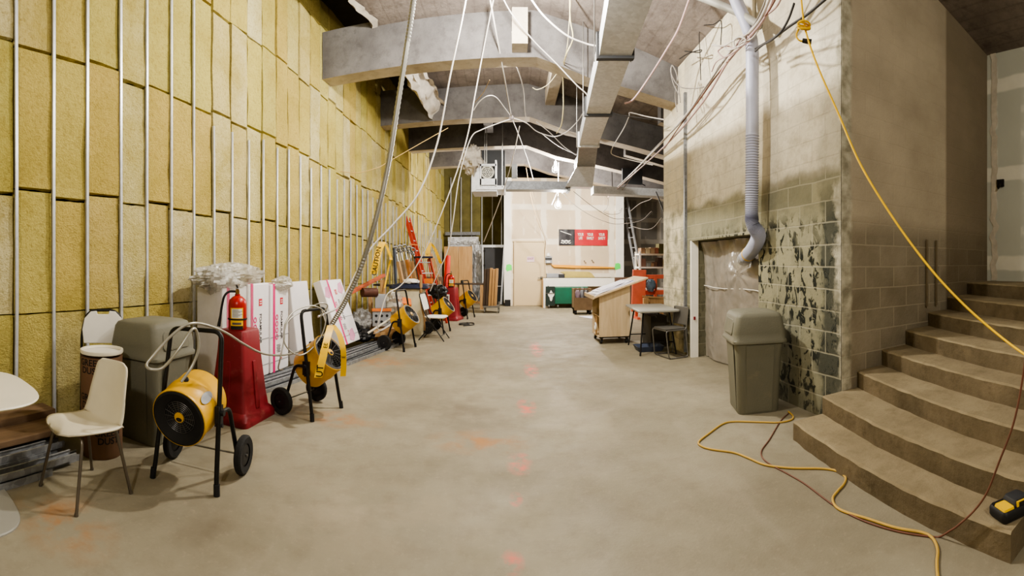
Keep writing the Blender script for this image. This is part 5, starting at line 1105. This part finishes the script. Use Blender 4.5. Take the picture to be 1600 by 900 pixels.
# ================================================================ polythene over the opening, hose, cords, charger
XS = 2.985
def sheet(u, v):
    y = OA + .02 + (OB - OA - .08) * u; z = .02 + (OZ - .04) * v
    dx = .035 * noise.noise((y * 2.2, z * .8, 3)) + .018 * noise.noise((y * 6, z * 1.5, 8)) + .01 * noise.noise((y * 12, z * 10, 2))
    hx, hz = y - 5.28, z - 1.35; pull = math.exp(-(hx * hx * 9 + hz * hz * 7)); dx -= .08 * pull + .014 * pull * math.sin(9 * math.atan2(hz, hx) + 3 * hz)
    dx += .03 * math.sin(y * 9 + z * .6) * (1 - v) * .5
    if v > .9: dx -= .06 * (v - .9) * 10 * (.5 + .5 * math.sin(y * 11))
    return V((XS + dx, y, z))
g = G(); g.grid(sheet, 80, 70); o = g.build('door_sheet', SHEET, None, 60); tag(o, 'wrinkled clear polythene sheet sealing the opening in the block wall', 'plastic sheeting')
g = G(); yy = [OA + .1 + (OB - OA - .2) * i / 30 for i in range(31)]; g.tube([(XS - .035 + .02 * noise.noise((y * 5, 0, 0)), y, 1.13 + .012 * math.sin(y * 4)) for y in yy], .006, 5); o = g.build('sheet_seam', PADW, o, 40)
# flexible hose
pts = spline([P(1136, -40, 5.2), P(1150, 0, 5.15), P(1168, 42, 5.05), P(1175, 75, 4.98), P(1175.5, 130, 4.95), P(1175.5, 200, 4.95), P(1175, 270, 4.97), P(1174.5, 330, 5.0), P(1176, 350, 5.0), P(1185, 368, 5.05), P(1177, 388, 5.3), P(1165, 402, 5.7)], 34)
rs = []
for i, p in enumerate(pts):
    low = p.z < 2.9; rs.append(.073 + (.007 if low else .0022) * math.cos(i * PI) + (.006 if p.z < 1.9 else 0))
t = thing('exhaust_hose', 'lilac-white flexible hose hanging down the block wall into the polythene', 'hose', (0, 0, 0))
g = G(); g.tube(pts, rs, 18); g.build('hose_body', HOSE, t, 60)
e = pts[-1]; d_ = (pts[-1] - pts[-6]).normalized(); g = G(); g.tube([e - d_ * .02, e + d_ * .12], [.085, .088], 18); g.build('end_collar', FOILM, t, 40)
g = G(); g.ring(e - d_ * .16, .081, .01, d_, 20, 6); g.build('yellow_band', TAPE, t, 40)
# conduit strut beside the hose and its bracket
g = G(); g.bar((WRX - .03, 4.58, 1.95), (WRX - .03, 4.58, 4.75), .035, .035); o = g.build('wall_conduit', mat('cream_conduit', (206, 196, 172), .6)); o.parent = wr; 
g = G(); g.tube([P(1085, -8, 5.5), P(1150, 18, 5.2), P(1187, 40, 4.85)], .045, 12); o = g.build('overhead_pipe', mat('grey_painted_pipe', (146, 144, 136), .5), None, 40); tag(o, 'grey pipe running out from the ceiling over the hose top', 'pipe')
# ---- cords
def cable(label, pts, r, m, name='cable', cat='cable', group=None, k=8, n=7, rib=0):
    p = spline(pts, k); rr = [r * (1 + rib * (i % 2)) for i in range(len(p))] if rib else r
    g = G(); g.tube(p, rr, n); o = g.build(name, m, None, 60); return tag(o, label, cat, group)
# yellow cord looping up over the stairs
t = thing('extension_cable', 'bright yellow extension cord strung from the ceiling down across the stairs', 'extension cord', (0, 0, 0))
yp_ = [P(1249, -40, 3.3), P(1252, 0, 3.3), P(1258, 45, 3.28), P(1276, 100, 3.2), P(1310, 178, 3.1), P(1345, 258, 3.0), P(1395, 340, 2.9), P(1450, 415, 2.8), P(1500, 470, 2.7), P(1550, 515, 2.6), P(1600, 553, 2.45), P(1650, 580, 2.3)]
g = G(); g.tube(spline(yp_, 8), .0075, 8); g.build('cord', YELR, t, 60)
c = P(1256, 42, 3.27); kx = V((c.x, c.y, 0)).normalized(); tx = V((kx.y, -kx.x, 0)); g = G()
for j in range(4): g.tube([c + tx * (.045 * math.cos(a)) + V((0, 0, -.01 + .008 * j + .016 * math.sin(a))) + kx * (.03 * math.sin(a + j)) for a in [2 * PI * q / 16 for q in range(16)]], .0075, 6, closed=True)
g.tube(spline([c + tx * -.03, c + tx * -.055 + V((0, 0, -.06)), c + tx * -.03 + V((0, 0, -.10)), c + tx * .03 + V((0, 0, -.105))], 6), .007, 6); g.build('knot', YELR, t, 60)
g = G(); g.tube([c + tx * -.01 + V((0, 0, -.10)), c + tx * .055 + V((0, 0, -.11))], [.016, .02], 10); g.build('plug', BLKP, t, 40)
def fl2(pp, r): return [FL(x, y, r) for x, y in pp]
yc_ = [(1232, 643), (1239, 650), (1236, 656), (1217, 660), (1190, 659.5), (1150, 658.5), (1130, 662), (1108, 677), (1092, 690), (1096, 697), (1112, 702), (1146, 707), (1168, 715), (1195, 726), (1232, 731), (1282, 732), (1308, 736), (1321, 746), (1318, 757), (1309, 767), (1301, 780), (1312, 796), (1357, 811), (1399, 824.5), (1440, 832), (1457, 841), (1465, 858), (1464, 880), (1466, 905), (1475, 950)]
cable('dusty yellow extension cord winding over the floor by the stairs', fl2(yc_, .009), .0085, YELF, 'extension_cable', 'extension cord', n=8)
rc = fl2([(1232, 646), (1222, 655), (1215, 665), (1202, 687), (1190, 704), (1192, 716), (1206, 727), (1232, 741), (1259, 757), (1302, 789), (1345, 812), (1399, 829.5), (1450, 838)], .006) + [FL(1468, 838.5, .006), P(1485, 829, 2.36), P(1497, 821, 2.33), P(1523, 797, 2.27), P(1543, 768, 2.21), P(1561, 722, 2.16), P(1584, 660, 2.12), P(1599, 583, 2.1), P(1607, 500, 2.05)]
cable('thin red-brown cord running over the floor and up past the bottom step', rc, .0055, CABR, 'extension_cable', 'cord', n=7)
# charger on the bottom step
t = thing('battery_charger', 'black and yellow power-tool battery charger on the end of the bottom step', 'charger', (2.135, 1.045, RISE + .001), math.radians(-24))
g = G(); g.loft([rrect(.10, .062, 0, .02), rrect(.108, .07, .012, .025), rrect(.108, .07, .045, .025), rrect(.098, .062, .058, .02)]); g.build('base', BLKP, t, 40)
g = G(); g.loft([[(x + .03, y, z) for x, y, z in rrect(hx, hy, z, .012)] for hx, hy, z in ((.055, .05, .056), (.055, .05, .072), (.045, .042, .09), (.03, .03, .094))]); g.build('battery', DARKP, t, 40)
g = G(); g.loft([[(x - .06, y - .012, z) for x, y, z in rrect(hx, hy, z, .01)] for hx, hy, z in ((.036, .045, .056), (.033, .042, .068))]); g.build('yellow_cap', YELR, t, 40)
g = G(); g.box((.025, -.053, .068), (.07, .008, .034)); b_ = g.build('yellow_latch', YELR, t); g = G(); g.box((.025, -.058, .068), (.045, .004, .024)); g.build('latch_face', INK, b_)
g = G(); g.tube(spline([(.04, -.07, .02), (.035, -.10, .012), (.03, -.13, -.05), (.035, -.15, -.13), (.06, -.22, -RISE + .006), (.12, -.34, -RISE + .006)], 6), .005, 7); g.build('power_lead', CABD, t, 60)
# ================================================================ overhead cables (pixel columns give the bearing, r the ground distance)
def cp(label, pts, r, m, **kw): return cable(label, [P(*q) for q in pts], r * .8, m, **kw)
FX = mat('flex_steel', (150, 148, 142), .4, .6, .1)
t = thing('flex_conduit', 'thick ribbed steel flex hanging from the ceiling and sweeping down to the heaters', 'conduit', (0, 0, 0))
fp = spline([P(650, -60, 4.2), P(646, 0, 4.25), P(636, 70, 4.3), P(622, 160, 4.4), P(605, 265, 4.5), P(585, 350, 4.55), P(563, 420, 4.6), P(540, 470, 4.6), P(518, 508, 4.55)], 26)
g = G(); g.tube(fp, [.0235 if i % 2 else .0285 for i in range(len(fp))], 10); g.build('ribbed_conduit', FX, t, 30)
g = G(); g.tube(spline([P(518, 508, 4.55), P(500, 530, 4.45), P(470, 548, 4.3), P(440, 555, 4.1), P(410, 552, 3.85), P(380, 537, 3.55), P(355, 521, 3.3), P(330, 510, 3.1), P(305, 505, 2.95), P(285, 511, 2.9), P(262, 530, 2.85), P(240, 555, 2.8), P(229, 570, 2.78), P(236, 577, 2.75), P(255, 574, 2.75), P(280, 545, 2.75), P(300, 515, 2.8), P(308, 520, 2.85), P(310, 545, 2.86), P(300, 572, 2.85), P(283, 597, 2.8)], 9), .0095, 9); g.build('heater_lead', FLEX, t, 60)
cp('armoured cable coiled round the handle of the tilted heater', [(500, 495, 4.5), (512, 478, 4.5), (500, 474, 4.45), (478, 484, 4.4), (452, 500, 4.2), (443, 525, 4.1), (450, 545, 4.1), (470, 555, 4.2), (492, 540, 4.3), (506, 515, 4.4), (508, 490, 4.45), (490, 478, 4.4), (462, 485, 4.3), (446, 505, 4.15), (444, 530, 4.1), (438, 560, 4.05), (435, 576, 4.1), (442, 578, 4.2)], .0085, FLEX)
cp('white cable from the ceiling to the tie above the caution tape', [(733, -30, 5.4), (722, 30, 5.4), (703, 120, 5.4), (684, 220, 5.4), (655, 300, 5.3), (615, 350, 5.2), (582, 385, 5.1), (560, 420, 5.0), (542, 455, 4.9), (528, 480, 4.75), (508, 490, 4.6), (497, 495, 4.5)], .014, CABW)
cp('pale cable from the joint at the ceiling to the third heater', [(771, 0, 6.5), (757, 70, 6.9), (742, 150, 7.0), (731, 210, 7.1), (715, 265, 7.2), (693, 325, 7.3), (672, 375, 7.4), (648, 420, 7.5), (625, 447, 7.5), (605, 460, 7.4), (595, 490, 7.3), (590, 512, 7.3), (596, 516, 7.35), (610, 508, 7.4)], .013, CABW)
cp('pale cable looping along the bay to the heater behind the folding chair', [(798, 186, 9.2), (775, 194, 9.2), (752, 203, 9.2), (738, 212, 9.2), (727, 240, 9.2), (716, 285, 9.2), (708, 345, 9.2), (700, 390, 9.3), (685, 425, 9.4), (672, 455, 9.5)], .014, CABW)
cp('straight white cable from the ceiling joint to the junction knot', [(766, 0, 6.5), (775, 50, 6.8), (788, 120, 7.6), (799, 183, 9.2)], .016, CABW)
cp('straight white cable from the junction knot down to the branch duct', [(799, 183, 9.2), (812, 215, 10.5), (826, 255, 12.0), (833, 280, 13.0)], .016, CABW)
cp('thin cable dropping in front of the bay corner to the plywood', [(812, 197, 9.5), (803, 240, 10), (790, 287, 11), (775, 330, 12), (756, 378, 13)], .014, CABW)
cp('white cable falling across the beams towards the big duct', [(783, -8, 6.3), (802, 25, 6.5), (835, 65, 6.75), (870, 100, 6.9), (900, 132, 6.95), (917, 148, 7.0), (917, 160, 7.1)], .012, CABW)
cp('white cable sagging from the ceiling to the big duct side', [(824, -10, 6.0), (850, 25, 6.1), (885, 55, 6.2), (915, 68, 6.3), (932, 72, 6.3)], .016, CABW)
cp('cream cable hanging loosely beside the big duct', [(890, -10, 6.4), (891, 30, 6.5), (895, 60, 6.6), (885, 85, 6.7), (880, 110, 7.4), (880, 140, 7.8), (880, 170, 8.0), (877, 195, 8.3), (870, 208, 8.6)], .012, mat('cream_cable', (206, 194, 148), .5))
cp('thin cream cable twisted with the loose one at the ceiling', [(893, -10, 6.45), (889, 40, 6.55), (886, 75, 6.65), (879, 100, 7.2), (868, 118, 7.5), (855, 133, 7.6), (840, 140, 7.6), (832, 137, 7.6)], .009, mat('cream_cable2', (190, 180, 146), .5))
cp('white cable drooping between the second beam and the duct', [(798, 183, 9.2), (822, 192, 9.3), (840, 206, 9.6), (866, 213, 9.8), (885, 206, 9.8), (902, 190, 9.8), (914, 172, 9.6)], .013, CABW)
cp('grey cable sagging from the second beam down to the duct end', [(838, 190, 9.9), (860, 208, 10.2), (880, 228, 10.6), (900, 242, 11)], .012, CABW)
cp('kinked white cable hanging from the stub to the second beam', [(800, 50, 6.9), (801, 90, 7.4), (810, 110, 7.8), (818, 140, 8.4), (820, 170, 9.2), (823, 192, 9.6)], .012, CABW)
cp('thin line running down from the duct to the door frame', [(822, 262, 13.3), (830, 310, 13.8), (840, 345, 14.2), (852, 375, 14.6), (851, 395, 15), (853, 432, 14.9)], .013, mat('twine', (170, 146, 110), .7))
cp('thin line beside the door line from branch duct to drywall', [(830, 297, 13.9), (838, 325, 14.4), (848, 360, 15.3), (855, 376, 15.5)], .008, mat('twine2', (170, 150, 120), .7))
cp('loose white end dangling beside the upper lamp', [(871, 227, 12.6), (878, 240, 12.6), (886, 250, 12.7)], .018, CABW)
cp('white cable passing behind the upper lamp to the duct', [(846, 208, 10.5), (868, 225, 11.5), (886, 235, 12), (903, 242, 12.2)], .014, CABW)
cp('looped pale wire at the branch duct flange above the lower lamp', [(862, 320, 13.4), (870, 302, 13.5), (874, 294, 13.6), (886, 290, 13.7), (890, 284, 13.7), (885, 296, 13.7), (878, 302, 13.6)], .014, CABW)
cp('dark wire sagging across the drywall from the lower lamp to recess', [(878, 300, 13.9), (895, 318, 14.2), (920, 335, 14.6), (945, 346, 14.8), (965, 350, 15), (1000, 345, 15), (1018, 330, 15)], .012, CABG)
cp('dark wire hanging from the duct run across the white edge', [(896, 299, 14.3), (925, 322, 14.6), (955, 340, 15), (975, 342, 15), (1005, 343, 15), (1020, 331, 14.5)], .012, CABD)
cp('wire loops hanging before the white edge of the drywall', [(942, 300, 13.7), (950, 312, 13.8), (948, 325, 13.8), (943, 331, 13.8), (955, 335, 13.9), (968, 333, 14), (972, 325, 14), (968, 330, 14)], .010, CABG)
cp('grey cable looping into the recess over the aluminium ladder', [(985, 330, 14.2), (1000, 318, 13.5), (1015, 312, 13), (1025, 304, 12.5), (1027, 296, 12)], .012, CABG)
cp('wire drooping in the recess beside the block wall end', [(985, 353, 14), (1005, 358, 13.4), (1020, 356, 12.8), (1034, 340, 12)], .010, CABG)
# brace rods under the far ceiling
for a, b, lb in (((945, 258, 13.0), (1008, 290, 13.6), 'dark diagonal brace crossing below the far ceiling'), ((955, 252, 12.9), (957, 298, 13.7), 'dark vertical hanger rod beside the duct end'), ((1025, 300, 11.5), (1037, 330, 10.6), 'diagonal dark strut at the recess head by the block wall')):
    cp(lb, [a, b], .022, CABD, name='brace_rod', cat='rod')
# pink-white cable bundle along the block wall
cp('pink and white cable slanting from the ceiling to below the beam end', [(1080, -10, 5.7), (1060, 45, 6.1), (1040, 80, 6.4), (1015, 120, 6.5), (990, 155, 6.6), (976, 162, 6.6)], .018, CABP)
bun = [[(1212, -25, 4.3), (1188, 30, 4.6), (1160, 62, 5.0), (1130, 95, 5.5), (1095, 150, 6.2), (1050, 205, 7.3), (1000, 258, 9.3), (962, 295, 12)],
       [(1218, -25, 4.3), (1195, 28, 4.55), (1165, 65, 4.95), (1137, 97, 5.4), (1098, 160, 6.1), (1045, 222, 7.6), (990, 272, 10), (950, 308, 13)],
       [(1206, -25, 4.4), (1180, 36, 4.7), (1140, 84, 5.3), (1100, 140, 6.0), (1065, 190, 6.8), (1010, 246, 8.8), (970, 300, 12)],
       [(1222, -20, 4.2), (1198, 22, 4.5), (1170, 58, 4.9), (1120, 118, 5.7), (1090, 160, 6.3), (1060, 200, 7.0), (1038, 232, 7.9)]]
bl = ['white conduit of the slanting bundle along the block wall, uppermost', 'pinkish conduit of the slanting bundle along the block wall, lowest at the far end', 'thin grey cable riding on the slanting bundle by the beam end', 'red-tinged cable of the slanting bundle ending at the wall corner']
for b_, l_, m_, r_ in zip(bun, bl, (CABW, CABP, CABG, CABR), (.02, .018, .012, .012)): cp(l_, b_, r_, m_, group='slanting cable bundle on the block wall')
cp('tangled white cables bundled round the hose top', [(1112, 70, 5.4), (1130, 72, 5.2), (1145, 64, 5.0), (1160, 58, 4.9), (1178, 46, 4.8), (1188, 42, 4.7), (1175, 60, 4.8), (1160, 66, 4.9), (1150, 74, 4.95), (1147, 64, 4.95), (1155, 58, 4.9), (1165, 62, 4.85), (1160, 70, 4.85), (1140, 78, 5.1), (1132, 74, 5.2)], .010, CABW)
cp('pinkish tangle of wire under the hose top', [(1130, 90, 5.3), (1122, 80, 5.4), (1135, 72, 5.2), (1148, 76, 5.05), (1152, 68, 4.95), (1163, 55, 4.9), (1172, 62, 4.85), (1160, 72, 4.9), (1140, 86, 5.1), (1120, 96, 5.5), (1112, 112, 5.7)], .010, CABP)
cp('grey wire loops hanging beside the dark beam end', [(1063, 160, 6.3), (1060, 130, 6.4), (1056, 112, 6.4), (1050, 102, 6.4), (1049, 115, 6.4), (1055, 128, 6.3), (1062, 135, 6.2), (1072, 138, 6.1), (1088, 138, 5.9), (1100, 136, 5.8)], .010, CABG)
cp('second grey wire loop hanging at the beam end', [(1058, 175, 6.6), (1055, 150, 6.6), (1058, 120, 6.5), (1053, 105, 6.5), (1048, 108, 6.5), (1052, 130, 6.5), (1062, 150, 6.4)], .010, CABG)
cp('black cable running out from the hose to the upper wall', [(1241, 5, 3.85), (1232, 30, 3.95), (1220, 50, 4.05), (1206, 62, 4.2), (1192, 70, 4.5), (1180, 80, 4.7)], .014, CABD)
cp('dark conduit sloping along the wall head above the yellow knot', [(1300, -10, 3.55), (1262, 22, 3.85), (1235, 40, 4.1), (1205, 62, 4.5), (1180, 76, 4.75)], .016, CABD)
cp('pink cable pair rising from the hose to the ceiling', [(1228, -20, 4.1), (1215, 8, 4.3), (1200, 22, 4.5), (1186, 36, 4.7)], .013, CABP)
cp('dark thin wires hanging on the upper wall behind the bundle', [(1095, 125, 6.3), (1094, 90, 6.4), (1094, 45, 6.5), (1115, 38, 6.0), (1127, 34, 5.8), (1126, 70, 5.8)], .009, CABD)
cp('dark wire stub crossing the wall below the bundle', [(1062, 92, 6.9), (1075, 84, 6.6), (1095, 78, 6.3), (1092, 82, 6.3), (1070, 80, 6.7)], .010, CABD)
cp('white bent wire under the ceiling between second beam and wall', [(1038, 187, 7.5), (1010, 182, 8.0), (985, 176, 8.6), (983, 182, 8.6), (975, 200, 8.8), (963, 220, 9), (955, 236, 9.2), (960, 243, 9.3), (985, 250, 9.4), (1020, 258, 9.2)], .013, CABW)
cp('dark wire between the duct and the block wall under the ceiling', [(960, 178, 8.4), (985, 182, 8.3), (1015, 186, 8.0), (1036, 188, 7.8)], .012, CABD)
cp('pale cable lying in an arch below the second beam', [(740, 172, 9.0), (748, 160, 8.8), (762, 150, 8.6), (775, 152, 8.7), (788, 168, 9.0), (797, 180, 9.2)], .013, CABW)
cp('thin cord sagging along the insulation at the second joint', [(532, 268, 8.2), (560, 270, 8.3), (590, 262, 8.4), (605, 254, 8.5), (650, 228, 8.7), (700, 200, 9.0)], .009, mat('sisal_cord', (180, 152, 96), .8))
cp('thin cord hanging from the first beam to the second', [(765, 125, 7.7), (755, 145, 8.4), (742, 160, 9.2)], .008, mat('sisal_cord2', (180, 152, 110), .8))
g = G(); kk = P(799, 184, 9.2); g.grid(crump(kk.x, kk.y, kk.z, .05, .05, .05, 3, amp=.6), 16, 10); o = g.build('cable_knot', mat('knot_grey', (150, 140, 140), .6, 0, .3), None, 40); tag(o, 'taped knot where the pale cables meet below the second beam', 'cable joint')
# ---- caution tape
def ribbon(pts, w, wdir, k=8):
    p = spline(pts, k); d = V(wdir).normalized() * w / 2; g = G()
    vs = []
    for i, q in enumerate(p):
        a = .25 * math.sin(i * .22); dd = d * math.cos(a) + V((0, 0, 1)).cross(d).normalized() * (w / 2) * math.sin(a) * .6; vs += [q - dd, q + dd]
    g.add(vs, [(2 * i, 2 * i + 1, 2 * i + 3, 2 * i + 2) for i in range(len(p) - 1)]); return g, p
def tape(label, strands, texts):
    t = thing('caution_tape', label, 'caution tape', (0, 0, 0))
    for (pts, w, wd) in strands:
        g, p = ribbon([P(*q) for q in pts], w, wd); g.build('tape_strand', TAPE, t, 60)
    for (word, px, py, r, size, ang, off) in texts:
        c = P(px, py, r - off); ph = (px - XC) / F; tx = V((math.cos(ph), -math.sin(ph), 0)); ca, sa = math.cos(ang), math.sin(ang)
        letter(t, word, size, lambda a, b: c + tx * (a * ca - b * sa) + V((0, 0, a * sa + b * ca)), INK)
    return t
tape('yellow caution tape tied to the flex above the tilted heater', [([(517, 508, 4.4), (511, 530, 4.25), (504, 560, 4.15), (497, 590, 4.1)], .075, (.8, .6, 0)), ([(520, 508, 4.4), (530, 522, 4.35), (536, 545, 4.3), (537, 570, 4.3), (536, 588, 4.3)], .055, (.9, .4, 0))], [('UT', 500, 580, 4.09, .085, PI / 2 - .1, .02), ('EE', 509, 540, 4.2, .05, PI / 2 - .1, .02), ('E', 537, 558, 4.28, .045, PI / 2, .02)])
tape('yellow caution tape reading CAUTION hanging on the insulation', [([(598, 378, 8.1), (592, 392, 8.05), (588, 408, 8.0), (584, 428, 8.0)], .13, (.85, .5, 0)), ([(598, 378, 8.1), (604, 385, 8.15), (610, 400, 8.2), (611, 406, 8.2)], .05, (.85, .5, 0)), ([(611, 400, 8.25), (606, 425, 8.3), (601, 450, 8.3)], .03, (.85, .5, 0))], [('CAUTION', 588.5, 408, 7.98, .115, PI / 2 - .18, .03)])
tape('yellow caution tape end hung on the fan of thin planks', [([(671, 379, 12.6), (669, 390, 12.55), (667, 405, 12.5)], .14, (1, .3, 0)), ([(671, 379, 12.6), (679, 388, 12.7), (689, 412, 12.8)], .09, (1, .3, 0))], [('C', 668, 397, 12.5, .07, PI / 2, .03)])
# ================================================================ light
def lamp(name, loc, e, size=.06, col=(1, .96, .87)):
    l = bpy.data.lights.new(name, 'POINT'); l.energy = e; l.shadow_soft_size = size; l.color = col
    o = bpy.data.objects.new(name, l); COL.objects.link(o); o.location = loc; return o
lamp('string_lamp_mid', (-.1, 5.3, 4.85), 840, .09)
lamp('fill_light_front', (.2, 3.6, 3.78), 210, .09)  # added fill light, unseen above the view, reaching the wall below the duct
lamp('string_lamp_near', (.3, -2.4, 4.0), 500, .15)
lamp('fill_light_bay', (-.1, 7.7, 5.0), 260, .08)  # added light hidden behind the first beam to brighten the ceiling bay
for p in LAMPS: lamp('string_lamp_back', p, 560, .1, (1, .94, .85))
w = bpy.data.worlds.new('world'); scn.world = w; w.use_nodes = True
w.node_tree.nodes['Background'].inputs[0].default_value = (.9, .95, 1, 1); w.node_tree.nodes['Background'].inputs[1].default_value = .05
scn.view_settings.view_transform = 'AgX'; scn.view_settings.look = 'AgX - Medium High Contrast'; scn.view_settings.exposure = -0.14; scn.view_settings.gamma = 1.0
scn.cycles.use_denoising = True; scn.cycles.max_bounces = 8; scn.cycles.diffuse_bounces = 5; scn.cycles.transparent_max_bounces = 16
scn.cycles.sample_clamp_indirect = 8; scn.cycles.caustics_reflective = False; scn.cycles.caustics_refractive = False
